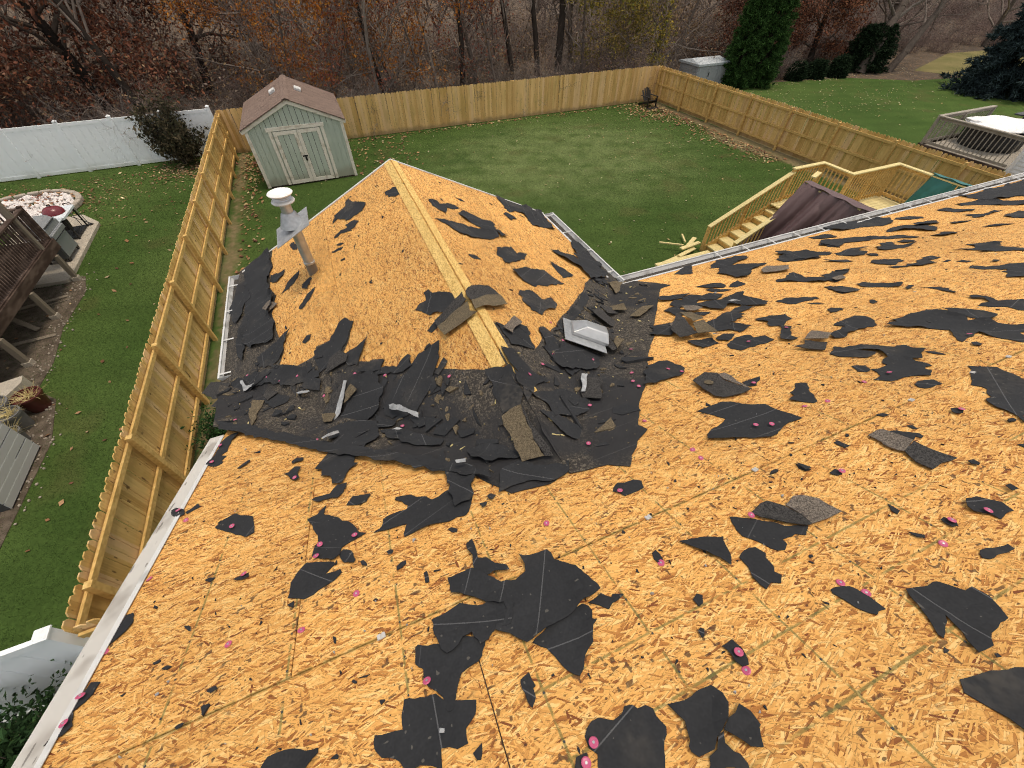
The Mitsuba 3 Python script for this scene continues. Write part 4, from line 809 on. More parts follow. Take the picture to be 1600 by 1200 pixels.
stuff('felt_flakes', cat_(flk), 'm_felt', 'small torn felt flakes littering the valley membrane', 'flakes', uv=np.zeros((sum(len(x.vertices) for x in flk), 2)))
flk = [bits(80, pl, q.buffer(-.05).intersection(VAL[pl]), .022, .012, 31 + j, 1.7) for j, (pl, qs) in enumerate(MEMB_POLY.items()) for q in qs]
stuff('shingle_crumbs', cat_(flk), 'm_shingle_brown', 'small brown shingle crumbs littering the valley membrane', 'crumbs')
grn = [bits(800, pl, q.buffer(-.04).intersection(VAL[pl]), .0065, .007, 81 + j, 1.2) for j, (pl, qs) in enumerate(MEMB_POLY.items()) for q in qs]
stuff('shingle_granules', cat_(grn), 'm_shingle_brown', 'loose grey brown granules gathered in the valleys', 'granules')
spl = [bits(60, pl, q.buffer(-.05), .006, .012, 51 + j, 3.0) for j, (pl, qs) in enumerate(MEMB_POLY.items()) for q in qs]
stuff('pale_splinters', cat_(spl), 'm_pine_light', 'pale wood splinters and nail heads on the valley membrane', 'splinters')
rows_ = np.array([(-1.143 + .42525 * k_ + q_ + .004 * rng.normal(), v_ + .02 * rng.normal()) for k_ in range(12) for q_ in (0,) for v_ in np.arange(.25, 3.4, .155)]); rows_ = rows_[shapely.contains_xy(REG['M'].buffer(-.05), rows_[:, 0], rows_[:, 1])]
hs = [lathe([(0, .0008), (.0042, .0008), (.0036, .0026), (0, .003)], 7).apply_transform(np.array(at_plane('M', a_, b_, 0).matrix)) for a_, b_ in rows_]
stuff('sheathing_nails', cat_(hs), 'm_charcoal', 'rows of dark nail heads holding down the boards', 'nails')
nails = cat_([bits(70, 'M', visM, .0045, .007, 61, 1.0), bits(60, 'M', sg.box(-1.3, .3, 1.9, 1.6), .0032, .008, 62, 1.0)])
stuff('staple_nails', nails, 'm_tape', 'shiny nail heads scattered over the bare boards', 'nails')
V, Fs = [], []; r_ = np.random.default_rng(91)
def junk(p0, p1, out, n):
    p0, p1, out = (np.asarray(x, float) for x in (p0, p1, out)); d = (p1 - p0) / np.linalg.norm(p1 - p0)
    for i in range(n):
        c = p0 + (p1 - p0) * r_.random() + out * r_.uniform(.01, .13); s = r_.uniform(.02, .09); c[2] -= .05 + .03 * r_.random(); k = len(Fs)
        for a_, b_ in ((0, 1),): 
            q = [c + d * r_.normal(0, s) + out * r_.normal(0, s * .5) + np.array([0, 0, r_.normal(0, .02)]) for _ in range(4)]; V.extend(q); Fs.extend([(4 * (len(V) // 4 - 1) + x for x in t_) for t_ in ((0, 1, 2), (1, 3, 2))])
junk((XR - HW - .015, YE, zg), (XR - HW - .015, Y_EAVE + .3, zg), (-1, 0, 0), 170); junk((XR + HW + .015, YE, zg), (XR + HW + .015, Y_EAVE + .2, zg), (1, 0, 0), 120); junk((XR + HW + .3, Y_EAVE + .025, zg), (17.5, Y_EAVE + .025, zg), (0, 1, 0), 700)
Fs = [tuple(f) for f in Fs]; gd = trimesh.Trimesh(np.array(V), np.array(Fs), process=False)
stuff('gutter_debris', gd, 'm_felt', 'black shreds lying in the gutters', 'debris', uv=np.zeros((len(gd.vertices), 2)))
# ------------------------------------------------------------------ metal roof vent cover lying in the right valley
o, a, b, n = PLANE['R']
def onR(u, v, t): return o + a * u + b * v + n * t
def local(mesh, org, ex, ey):
    ex = np.asarray(ex, float); ex = ex / np.linalg.norm(ex); ez = np.cross(ex, ey); ez /= np.linalg.norm(ez); ey = np.cross(ez, ex)
    M = np.eye(4); M[:3, 0], M[:3, 1], M[:3, 2], M[:3, 3] = ex, ey, ez, org; m = mesh.copy(); m.apply_transform(M); return m
k = thing('roof_vent_cover', 'loose grey metal vent cover lying in the right valley', 'vent cover')
vo, vx, vy = np.array([1.40, 2.20, 4.70]), np.array([.32, -.19, -.12]), np.array([.29, .35, -.15])
part(k, 'flange', local(rbox(0, .40, 0, .44, 0, .012, .005), vo, vx, vy), 'm_zinc')
dome = hull(np.vstack([rbox(.07, .42, .12, .36, .012, .05, .01).vertices, rbox(.16, .40, .16, .33, .05, .115, .025).vertices])); part(k, 'hood', local(dome, vo, vx, vy), 'm_alu', smooth=35)
part(k, 'louvre', local(box(.423, .428, .16, .32, .02, .06), vo, vx, vy), 'm_charcoal')
# vent pipe
k = thing('vent_pipe', 'tall metal vent pipe with a round white cap on the left slope', 'vent pipe'); px, py = -.622, 4.837
pipe_c = [(px, py)]
part(k, 'lower_pipe', lathe([(0, 4.20), (.059, 4.20), (.059, 4.47), (.056, 4.47)], 28, (px, py, 0)), 'm_post', smooth=40, label='bare yellowish foot of the pipe')
part(k, 'pipe', lathe([(.056, 4.45), (.065, 4.45), (.065, 4.47), (.058, 4.475), (.058, 5.17), (0, 5.17)], 28, (px, py, 0)), 'm_alu', smooth=40)
fl = slab(sg.box(-.235, -.20, .235, .24), 'L', 0, .006)[0]; fl.apply_translation(np.array([px, py, 4.90]) - PLANE['L'][0])
part(k, 'flashing', fl, 'm_zinc', label='square flashing plate slid up the pipe')
part(k, 'flashing_cone', lathe([(.135, 4.915), (.078, 5.05), (.062, 5.065), (.062, 5.04)], 28, (px, py, 0)), 'm_zinc', smooth=30)
part(k, 'collar', lathe([(.068, 5.165), (.112, 5.168), (.119, 5.18), (.112, 5.191), (.085, 5.20), (.085, 5.19)], 32, (px, py, 0)), 'm_white_metal', smooth=30)
part(k, 'louvre', lathe([(.092, 5.20), (.098, 5.205), (.092, 5.214), (.098, 5.221), (.092, 5.23), (.098, 5.237), (.092, 5.25)], 28, (px, py, 0)), 'm_alu')
part(k, 'rain_cap', lathe([(0, 5.293), (.08, 5.286), (.118, 5.272), (.127, 5.262), (.120, 5.250), (0, 5.250)], 36, (px, py, 0)), 'm_white', smooth=40)
# ------------------------------------------------------------------ fences
def picket(w, hgt, t=.016): return trimesh.creation.extrude_polygon(sg.Polygon([(-w / 2, .02), (w / 2, .02), (w / 2, hgt - .045), (w / 2 - .032, hgt), (-w / 2 + .032, hgt), (-w / 2, hgt - .045)]), t)
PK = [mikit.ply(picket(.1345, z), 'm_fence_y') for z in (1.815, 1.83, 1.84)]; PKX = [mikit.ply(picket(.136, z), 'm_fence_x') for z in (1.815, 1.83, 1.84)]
def wood_fence(label, axis, fixed, t0, t1, pside, rside, posts, rails=True):
    """axis 1: runs along y at x = fixed. pside: the pickets' side (+1/-1), rside: the posts' side."""
    k = thing('wooden_fence', label, 'fence', 'new wooden fences round the back yard'); r = np.random.default_rng(int(abs(fixed) * 10)); mt = 'm_fence_y' if axis else 'm_fence_x'
    n = int((t1 - t0) / .142)
    for i in range(n):
        c = t0 + .142 * (i + .5); j = num(f'{k}__picket'); src = (PK if axis else PKX)[r.integers(3)]; q = r.normal(0, .002); rot = r.normal(0, .006)
        B_ = np.eye(4)
        if axis: B_[:3, :3] = np.array([[0, 0, 1], [1, 0, 0], [0, 1, 0]]); B_[:3, 3] = (fixed + pside * .020 - .008 + q, c, 0)
        else: B_[:3, :3] = np.array([[1, 0, 0], [0, 0, -1], [0, 1, 0]]); B_[:3, 3] = (c, fixed + pside * .020 + .008 + q, 0)
        R_ = np.eye(4); R_[0, 0] = R_[1, 1] = math.cos(rot); R_[0, 1], R_[1, 0] = -math.sin(rot), math.sin(rot); scene[j] = {**src, 'to_world': T4((B_ @ R_).tolist())}
    P = (lambda t, o, z: (fixed + o, t, z)) if axis else (lambda t, o, z: (t, fixed + o, z))
    ps = sorted(posts)
    for t in ps:
        pst = box(-.046, .046, -.046, .046, -.1, 1.80); pst = hull(np.vstack([pst.vertices * [1, 1, 1], ])); pst.apply_translation(P(t, rside * .098, 0)); part(k, 'post', pst, 'm_pine')
    edges = [t0] + [t for t in ps if t0 < t < t1] + [t1]
    for a_, b_ in zip(edges[:-1], edges[1:]):
        for z in (.24, .93, 1.66): part(k, 'rail', bar(P(a_ + .01, rside * .031, z), P(b_ - .01, rside * .031, z), .038, .089), 'm_pine')
    return k
wood_fence('wooden fence on the left with its posts and rails facing the house', 1, -4.36, 2.78, 25.28, -1, 1, [3.27 + 2.33 * i for i in range(10)])
wood_fence('wooden fence across the back of the yard with its smooth side showing', 0, 25.3, -4.42, 20.5, -1, 1, [-4.3 + 2.48 * i for i in range(11)])
wood_fence('wooden fence on the right of the yard running behind the new deck', 1, 20.5, 2.5, 25.26, 1, -1, [25.1 - 2.48 * i for i in range(10)])
k = wood_fence('short wooden fence return between the left fence and the house', 0, 2.76, -4.30, -1.25, 1, -1, [-2.9])
k = thing('vinyl_fence', 'white panelled fence behind the bush at the upper left', 'fence', 'white vinyl fences')
def vinyl(k, x0, x1, y, sgn, ht=1.9, bay=1.96):
    n = max(1, round((x1 - x0) / bay)); bay = (x1 - x0) / n
    for i in range(n + 1):
        x = x0 + bay * i; p = part(k, 'post', cat_([box(x - .062, x + .062, y - .062, y + .062, 0, ht + .07)]), 'm_vinyl'); part(p, 'cap', hull([(x + a * .075, y + b * .075, ht + .07) for a in (-1, 1) for b in (-1, 1)] + [(x + a * .075, y + b * .075, ht + .09) for a in (-1, 1) for b in (-1, 1)] + [(x, y, ht + .14)]), 'm_vinyl')
    for i in range(n):
        a, b = x0 + bay * i + .064, x0 + bay * (i + 1) - .064
        part(k, 'top_rail', box(a, b, y - .028, y + .028, ht - .13, ht), 'm_vinyl'); part(k, 'bottom_rail', box(a, b, y - .028, y + .028, .04, .17), 'm_vinyl')
        m = 6; w = (b - a) / m
        for j in range(m): part(k, 'vinyl_board', box(a + w * j + .003, a + w * (j + 1) - .003, y - .012, y + .012, .171, ht - .131), 'm_vinyl')
vinyl(k, -24.0, -4.70, 25.42, -1)
k = thing('vinyl_fence', 'white panelled fence at the lower left beside the shrub', 'fence', 'white vinyl fences'); vinyl(k, -16.2, -4.44, 2.74, -1, 1.90)
# ------------------------------------------------------------------ the shed
k = thing('garden_shed', 'pale green shed with cream trim and a brown shingle roof', 'shed')
sx0, sx1, sy0, sy1, wh, ap = -2.90, .78, 20.05, 24.2, 2.20, 2.98; sxm = (sx0 + sx1) / 2
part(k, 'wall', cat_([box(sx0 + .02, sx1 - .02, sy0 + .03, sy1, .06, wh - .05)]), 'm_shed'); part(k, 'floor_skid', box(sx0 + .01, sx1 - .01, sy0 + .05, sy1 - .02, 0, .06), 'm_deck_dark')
def topz(x): return wh + (ap - wh) * (1 - abs(x - sxm) / ((sx1 - sx0) / 2)) - .04
for i in range(18):
    a, b = sx0 + (sx1 - sx0) / 18 * i + .009, sx0 + (sx1 - sx0) / 18 * (i + 1) - .009; pts = [(a, .08), (b, .08), (b, topz(b))] + ([(sxm, topz(sxm))] if a < sxm < b else []) + [(a, topz(a))]
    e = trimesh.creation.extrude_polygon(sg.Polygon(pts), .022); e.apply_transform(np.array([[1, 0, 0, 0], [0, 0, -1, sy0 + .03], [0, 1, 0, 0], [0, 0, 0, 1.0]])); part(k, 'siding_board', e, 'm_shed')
e = trimesh.creation.extrude_polygon(sg.Polygon([(sx0, wh - .06), (sx1, wh - .06), (sxm, ap - .06)]), .02); e.apply_transform(np.array([[1, 0, 0, 0], [0, 0, -1, sy0 + .055], [0, 1, 0, 0], [0, 0, 0, 1.0]])); part(k, 'gable_backing', e, 'm_slate')
for x in (sx0, sx1 - .10): part(k, 'corner_trim', box(x - .01, x + .11, sy0 - .025, sy0 + .006, .04, topz(x + .05) - .02), 'm_cream')
for s in (-1, 1):
    xe = sxm + s * ((sx1 - sx0) / 2 + .12); ze = wh - .085
    part(k, 'rake_trim', bar((xe, sy0 - .045, ze), (sxm, sy0 - .045, ap - .02), .03, .14, up=(0, 0, 1)), 'm_cream')
    rf = num(f'{k}__roof_slope'); put(rf, hull([(xe, sy0 - .10, ze + .05), (sxm, sy0 - .10, ap + .045), (xe, sy1 + .1, ze + .05), (sxm, sy1 + .1, ap + .045), (xe, sy0 - .10, ze + .08), (sxm, sy0 - .10, ap + .075), (xe, sy1 + .1, ze + .08), (sxm, sy1 + .1, ap + .075)]), 'm_shed_roof')
    for c in range(13):
        f0, f1 = c / 13, (c + 1) / 13 + .012; q = lambda f, dz: (xe + (sxm - xe) * f, ze + .08 + (ap - .005 - ze) * f + dz)
        (xa, za), (xb, zb) = q(f0, .014), q(min(f1, 1), .003)
        for j in range(14):
            y0_ = sy0 - .10 + (sy1 - sy0 + .2) / 14 * j; y1_ = y0_ + (sy1 - sy0 + .2) / 14 - .01
            part(rf, 'shingle', (np.array([[xa, y0_, za], [xa, y1_, za], [xb, y1_, zb], [xb, y0_, zb], [xa, y0_, za - .015], [xa, y1_, za - .015]]), np.array([[0, 1, 2], [0, 2, 3], [0, 4, 5], [0, 5, 1]])), 'm_shed_roof')
    vx_ = sxm + s * .48; vz = ap + .075 - (ap - wh) / ((sx1 - sx0) / 2) * .48
    part(rf, 'vent', local(rbox(-.13, .13, -.20, .20, 0, .10, .02), (vx_, 22.3, vz), (s * 1.0, 0, -(ap - wh) / 1.84), (0, s * 1.0, 0)), 'm_white_metal')
part(k, 'ridge_cap', cat_([bar((sxm + s * .06, sy0 - .11, ap + .075), (sxm + s * .06, sy1 + .11, ap + .075), .14, .014, up=(s * .39, 0, 1)) for s in (-1, 1)]), 'm_shed_roof')
dx0, dx1, dz = -1.93, -.17, 2.02; dm = (dx0 + dx1) / 2
part(k, 'door_header', box(dx0 - .22, dx1 + .20, sy0 - .05, sy0 + .004, dz + .03, dz + .15), 'm_cream')
for x in (dx0 - .16, dx1 + .045): part(k, 'door_jamb', box(x, x + .115, sy0 - .035, sy0 + .004, .06, dz + .03), 'm_cream')
for s, (a, b) in enumerate(((dx0, dm - .006), (dm + .006, dx1))):
    d_ = num(f'{k}__door'); put(d_, box(a, b, sy0 - .010, sy0 + .004, .07, dz), 'm_slate')
    for x0_, x1_ in ((a, a + .13), (b - .13, b)): part(d_, 'stile', box(x0_, x1_, sy0 - .045, sy0 - .011, .07, dz), 'm_cream')
    for z0_, z1_ in ((.07, .20), (dz - .13, dz)): part(d_, 'rail', box(a + .131, b - .131, sy0 - .043, sy0 - .011, z0_, z1_), 'm_cream')
    w = (b - a - .262) / 3
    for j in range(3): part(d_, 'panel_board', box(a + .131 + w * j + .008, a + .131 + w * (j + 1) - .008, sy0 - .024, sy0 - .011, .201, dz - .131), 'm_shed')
d_ = f'{k}__door'; part(d_, 'latch', cat_([box(dm - .10, dm + .10, sy0 - .062, sy0 - .046, 1.05, 1.10), box(dm - .02, dm + .05, sy0 - .075, sy0 - .046, .90, 1.04)]), 'm_black')
# ------------------------------------------------------------------ the owner's new deck
k = thing('wooden_deck', 'new yellow pine deck with railings and a stair down to the lawn', 'deck'); DZ = 1.2; X0, X1, Y0_, Y1_ = 12.55, 16.80, 3.5, 7.95
for i in range(32):
    y = Y0_ + .14 * i
    if y < Y1_ - .05: part(k, 'deck_board', box(X0, X1 - .02, y, y + .128, DZ - .03, DZ), 'm_pine_light')
for i in range(7): part(k, 'deck_board', box(X0 + .35, 14.65, 7.98 + .14 * i, 8.108 + .14 * i, DZ - .03, DZ), 'm_pine_light')
part(k, 'rim_joist', cat_([box(X0, X1, Y0_, Y0_ + .04, DZ - .26, DZ - .031), box(14.66, X1, Y1_ - .04, Y1_, DZ - .26, DZ - .031), box(X1 - .06, X1 - .02, Y0_, Y1_, DZ - .26, DZ - .031), box(X0, X0 + .04, Y0_, Y1_, DZ - .26, DZ - .031), box(13.3, 14.65, 8.93, 8.97, DZ - .26, DZ - .031), box(13.3, 13.34, 7.96, 8.92, DZ - .26, DZ - .031)]), 'm_pine')
for x, y in ((13.1, 3.7), (16.6, 3.7), (16.6, 7.7), (13.4, 7.7), (13.45, 8.8), (14.5, 8.8)): part(k, 'support_post', box(x - .07, x + .07, y - .07, y + .07, 0, DZ - .262), 'm_pine')
def railing(p0, p1, posts=True, ht=1.0, balus=.132, cap=True):
    p0, p1 = np.asarray(p0, float), np.asarray(p1, float); L = np.linalg.norm((p1 - p0)[:2]); z = np.array([0, 0, 1.0]); d = (p1 - p0)
    part(k, 'top_rail', bar(p0 + z * (ht - .06), p1 + z * (ht - .06), .038, .085), 'm_pine'); part(k, 'bottom_rail', bar(p0 + z * .11, p1 + z * .11, .038, .085), 'm_pine')
    if cap: part(k, 'rail_cap', bar(p0 + z * (ht + .004) - d / np.linalg.norm(d) * .06, p1 + z * (ht + .004) + d / np.linalg.norm(d) * .06, .14, .036), 'm_pine_light')
    n = int(L / balus); sd = np.cross(d / np.linalg.norm(d), z) * .037
    for i in range(1, n):
        c = p0 + d * i / n + sd; part(k, 'baluster', bar(c + z * .05, c + z * (ht - .03), .031, .031, up=(1, 0, 0)), 'm_pine')
def newel(x, y, z0, z1): part(k, 'newel_post', box(x - .046, x + .046, y - .046, y + .046, z0, z1), 'm_pine')
railing((14.60, 7.90, DZ), (16.72, 7.90, DZ)); railing((14.60, 8.92, DZ), (14.60, 7.96, DZ)); railing((13.35, 8.92, DZ), (14.56, 8.92, DZ)); railing((16.72, 7.86, DZ), (16.72, 3.6, DZ)); railing((12.62, 3.6, DZ), (12.62, 7.75, DZ))
for x, y in ((14.60, 7.90), (16.72, 7.90), (14.60, 8.92), (13.35, 8.92), (12.62, 7.78), (15.66, 7.90), (16.72, 5.8)): newel(x, y, DZ - .3, DZ + .98)
railing((10.62, 8.92, -.02), (13.31, 8.92, DZ), ht=.88); newel(10.60, 8.92, 0, .84); newel(11.95, 8.95, .3, 1.45); railing((10.62, 7.78, -.02), (12.58, 7.78, DZ - .25), ht=.88); newel(10.60, 7.78, 0, .84)
for i in range(6):
    z = DZ / 7 * (i + 1); x = 10.75 + .40 * i; part(k, 'stair_tread', box(x, x + .39, 7.83, 8.87, z - .04, z), 'm_pine_light'); part(k, 'riser', box(x + .02, x + .04, 7.84, 8.86, z - .171, z - .041), 'm_pine')
for y in (7.81, 8.89): part(k, 'stringer', hull([(10.62, y + s, z) for s in (-.02, .019) for z in (0, .18)] + [(13.2, y + s, z) for s in (-.02, .019) for z in (DZ - .25, DZ - .05)] + [(11.0, y + s, 0) for s in (-.02, .019)]), 'm_pine')
k = thing('landing_platform', 'low wooden landing at the foot of the stair', 'platform')
for i in range(4): part(k, 'board', box(8.45, 10.55, 8.02 + .152 * i, 8.165 + .152 * i, .14, .18), 'm_pine_light')
part(k, 'frame', box(8.47, 10.5, 8.04, 8.60, 0, .139), 'm_pine')
LB = [((9.55, 8.78), (10.35, 9.0), .10, .14), ((9.78, 9.02), (10.62, 9.12), .19, .14), ((9.35, 9.62), (9.98, 9.16), .21, .05), ((10.2, 9.2), (10.9, 9.62), .05, .14), ((9.0, 8.72), (9.75, 8.86), .04, .14), ((10.3, 9.42), (10.55, 9.9), .12, .05)]
for w, (a, b, z, wd) in zip(('short board in front of the stair lumber heap', 'upper board of the lumber heap by the stair', 'pale stick leaning out of the lumber heap', 'board under the stair railing foot', 'board tucked against the landing', 'thin offcut behind the lumber heap'), LB): single('lumber_board', bar((*a, z), (*b, z), wd, .038), 'm_pine_light', w, 'board', 'lumber at the foot of the stair')
single('lumber_board', cat_([bar((13.1, 8.1, 2.26), (13.6, 8.3, 2.26), .14, .036), bar((13.35, 8.2, 2.2), (13.35, 8.2, 2.24), .1, .1)]), 'm_pine_light', 'flat board poking out over the top of the brown tarp', 'board')
def drape(top, bot, n=90, m=40, amp=.07, seed=0, over=None):
    """A hanging cloth between two lines, with folds that run from top to bottom."""
    top, bot = np.asarray(top, float), np.asarray(bot, float); s = np.linspace(0, 1, n); t = np.linspace(0, 1, m)
    def line(P): c = np.r_[0, np.cumsum(np.linalg.norm(np.diff(P, axis=0), axis=1))]; c /= c[-1]; return np.stack([np.interp(s, c, P[:, i]) for i in range(3)], 1)
    a, b = line(top), line(bot); g = a[:, None] * (1 - t)[None, :, None] + b[:, None] * t[None, :, None]
    du = np.gradient(g, axis=0); dv = np.gradient(g, axis=1); nn = np.cross(du, dv); nn /= np.linalg.norm(nn, axis=2, keepdims=True) + 1e-9
    S, Tt = np.meshgrid(s, t, indexing='ij'); q = np.stack([S * 5.5 + .3 * Tt, Tt * 1.1, np.full_like(S, seed)], -1)
    f = (1 - np.abs(2 * meshkit.noise(q * [1.5, .5, 1], seed) - 1)) ** 1.6 * 1.0 + .6 * (1 - np.abs(2 * meshkit.noise(q * [2.6, .35, 1] + 4, seed + 7) - 1)) ** 4 + .45 * (1 - np.abs(2 * meshkit.noise(q * [4, .7, 1], seed + 1) - 1)) + .10 * meshkit.fbm(q * [4, 3, 1], 2, seed + 2)
    f2 = .07 * (1 - np.abs(2 * meshkit.noise(q * [4, 3, 1] + 9, seed + 3) - 1)) ** 3
    g = g + nn * (amp * ((f - .6) * (.12 + Tt) + f2))[..., None] + np.array([0, 0, -1.0]) * (.03 * np.sin(S * 19) ** 2 * (1 - Tt))[..., None]
    i = np.arange(n - 1)[:, None] * m + np.arange(m - 1)[None]; i = i.ravel(); Fq = np.vstack([np.stack([i, i + m, i + m + 1], 1), np.stack([i, i + m + 1, i + 1], 1)])
    v = g.reshape(-1, 3); nv = nn.reshape(-1, 3) * .006; N = len(v); return trimesh.Trimesh(np.vstack([v, v - nv]), np.vstack([Fq, Fq[:, ::-1] + N]), process=False)
tp = cat_([drape([(12.50, 8.0, 2.12), (12.52, 7.90, 2.31), (12.50, 7.2, 2.29), (12.50, 6.2, 2.27), (12.5, 5.2, 2.28), (12.5, 3.9, 2.27)], [(10.75, 7.80, .75), (10.7, 7.4, .2), (11.2, 6.6, .05), (11.5, 5.4, .05), (11.6, 3.8, .05)], amp=.5, seed=3, n=160, m=70), drape([(12.76, 7.90, 2.27), (12.76, 6.2, 2.27), (12.76, 3.9, 2.26)], [(12.82, 7.85, 1.9), (12.80, 6.8, 1.85), (12.80, 5.4, 1.9), (12.80, 3.9, 1.85)], amp=.05, seed=4, m=10), drape([(12.50, 7.92, 2.31), (12.50, 7.2, 2.295), (12.50, 6.2, 2.275), (12.5, 5.2, 2.285), (12.5, 3.9, 2.275)], [(12.765, 7.92, 2.275), (12.765, 6.2, 2.275), (12.765, 3.9, 2.265)], amp=.01, seed=5, m=6)])
single('tarp', tp, 'm_brown_tarp', 'brown tarp draped over the near stair and deck railing', 'tarp', smooth=True)
tg = cat_([drape([(16.66, 6.85, 2.27), (16.72, 5.8, 2.265), (16.74, 4.7, 2.27), (16.74, 3.7, 2.26)], [(16.42, 7.05, 1.22), (16.25, 5.9, 1.22), (16.1, 4.8, 1.22), (16.1, 3.7, 1.22)], amp=.16, seed=11), drape([(16.66, 6.85, 2.27), (16.72, 5.8, 2.265), (16.74, 4.7, 2.27), (16.74, 3.7, 2.26)], [(16.86, 6.83, 1.7), (16.86, 5.8, 1.7), (16.86, 4.7, 1.7), (16.86, 3.7, 1.7)], amp=.05, seed=12, m=12), drape([(16.64, 6.9, 2.29), (16.64, 5.4, 2.28), (16.64, 3.7, 2.28)], [(16.83, 6.9, 2.25), (16.83, 5.4, 2.25), (16.83, 3.7, 2.25)], amp=.01, seed=13, m=6)])
single('tarp', tg, 'm_green_tarp', 'dark teal tarp hanging over the right deck railing', 'tarp', smooth=True)
# adirondack chair at the far corner
k = thing('garden_chair', 'black slatted garden chair in the far corner of the fence', 'chair'); cx, cy = 19.35, 24.35
def C_(x, y, z): return (cx + x, cy + y, z)
for i in range(5):
    x = -.24 + .12 * i; hh = .92 - .05 * abs(i - 2) ** 1.6; part(k, 'back_slat', bar(C_(x * .85, .10, .28), C_(x * 1.1, .38, hh), .10, .02, up=(0, 1, 0)), 'm_black')
for i in range(5): part(k, 'seat_slat', bar(C_(-.27, -.42 + .115 * i, .38 - .03 * i), C_(.27, -.42 + .115 * i, .38 - .03 * i), .095, .02), 'm_black')
for s in (-1, 1):
    part(k, 'arm', bar(C_(s * .33, -.48, .56), C_(s * .33, .30, .54), .12, .022), 'm_black'); part(k, 'leg', bar(C_(s * .30, -.44, 0), C_(s * .31, -.42, .55), .03, .10, up=(0, 1, 0)), 'm_black'); part(k, 'leg', bar(C_(s * .28, -.42, .30), C_(s * .28, .55, .02), .03, .11), 'm_black')
k = thing('tray', 'dark flat tray on the ground under the garden chair', 'tray'); part(k, 'tray', rbox(cx - .45, cx + .35, cy - .75, cy - .5, .0, .05, .01), 'm_black'); part(k, 'rim', cat_([box(cx - .46, cx + .36, cy - .77, cy - .752, 0, .07)]), 'm_charcoal')
# grey plastic shed behind the right corner
k = thing('storage_shed', 'small grey plastic storage shed behind the fence beside the tall evergreens', 'shed'); gx0, gx1, gy0, gy1 = 24.6, 27.2, 26.4, 28.3
part(k, 'body', rbox(gx0, gx1, gy0, gy1, 0, 1.30, .05), 'm_grey_resin'); 
for i in range(3): part(k, 'door', rbox(gx0 + .12 + .82 * i, gx0 + .88 + .82 * i, gy0 - .025, gy0 - .002, .12, 1.2, .01), 'm_grey_resin')
part(k, 'roof', hull([(x, y, 1.30) for x in (gx0 - .08, gx1 + .08) for y in (gy0 - .08, gy1 + .08)] + [(x, y, 1.42) for x in (gx0 - .08, gx1 + .08) for y in (gy0 - .08, gy1 + .08)] + [(x, (gy0 + gy1) / 2, 1.62) for x in (gx0 + .1, gx1 - .1)]), 'm_pale_grey'); part(k, 'latch', box(gx0 + .98, gx0 + 1.04, gy0 - .05, gy0 - .026, .7, .95), 'm_charcoal')
# ------------------------------------------------------------------ right neighbour
k = thing('neighbour_house', 'white lap sided house at the right edge behind the fence', 'house'); nx, ny = 22.2, 7.22
part(k, 'wall', box(nx + .03, 34, -8, ny - .03, 0, 3.1), 'm_siding'); part(k, 'corner_board', box(nx - .03, nx + .09, ny - .09, ny + .03, 0, 3.1), 'm_white')
for i in range(26): part(k, 'lap_board', hull([(nx + o, y, z) for y in (-8, ny - .091) for o, z in ((.03, .12 * i), (.004, .12 * i), (.03, .12 * i + .12))]), 'm_siding')
part(k, 'roof', hull([(nx - .4, y, z) for y in (-8.4,) for z in (3.1, 3.2)] + [(34, y, z) for y in (-8.4,) for z in (3.1, 3.2)] + [(nx - .02, ny + .02, 3.12), (34, ny + .02, 3.12)] + [(27, -2, 5.2), (30, -2, 5.2)]), 'm_shingle_black')
k = thing('weathered_deck', 'weathered grey deck with thin balusters behind the right fence', 'deck'); wz, wx0, wx1, wy0, wy1 = 1.5, 22.1, 27.3, 7.26, 10.2
for i in range(20): part(k, 'deck_board', box(wx0, wx1, wy0 + .142 * i, wy0 + .137 + .142 * i, wz - .03, wz), 'm_deck_grey')
part(k, 'rim_joist', cat_([box(wx0 - .04, wx0 - .002, wy0, wy1 + .04, wz - .25, wz), box(wx0, wx1, wy1 + .072, wy1 + .11, wz - .25, wz)]), 'm_deck_dark')
def rail2(p0, p1):
    p0, p1 = np.asarray(p0, float), np.asarray(p1, float); z = np.array([0, 0, 1.0]); part(k, 'rail_cap', bar(p0 + z * .95, p1 + z * .95, .14, .036), 'm_deck_grey'); part(k, 'bottom_rail', bar(p0 + z * .08, p1 + z * .08, .038, .085), 'm_deck_grey'); part(k, 'top_rail', bar(p0 + z * .88, p1 + z * .88, .038, .085), 'm_deck_grey')
    n = int(np.linalg.norm(p1 - p0) / .14)
    for i in range(1, n): c = p0 + (p1 - p0) * i / n; part(k, 'baluster', bar(c + z * .04, c + z * .9, .026, .026, up=(1, 0, 0)), 'm_deck_grey')
rail2((wx0 + .03, 7.30, wz), (wx0 + .03, wy1, wz)); rail2((wx0 + .03, wy1, wz), (25.6, wy1, wz))
for x, y in ((wx0 + .03, wy1), (25.6, wy1), (23.8, wy1)): part(k, 'post', box(x - .045, x + .045, y - .045, y + .045, 0, wz + .93), 'm_deck_grey')
k = thing('hot_tub', 'black hot tub with a sagging white cover on the weathered deck', 'hot tub')
part(k, 'cabinet', lathe([(0, wz), (.95, wz), (.98, wz + .1), (.98, wz + .62), (0, wz + .62)], 10, (24.2, 9.05, 0)), 'm_black')
cv = trimesh.creation.icosphere(4); v = cv.vertices * [1.25, .95, .12]; nz = meshkit.fbm(v * [2, 2, 2] + 3, 3, 5); v = v * (1 + .8 * (nz[:, None] - .5) * [1, 1, 0]); v[:, 2] += .12 * (nz - .5) + .03; v += [24.25, 9.05, wz + .70]
part(k, 'cover', trimesh.Trimesh(v, cv.faces, process=False), 'm_white', smooth=True)
k = thing('covered_grill', 'covered black grill at the right edge on the weathered deck', 'grill')
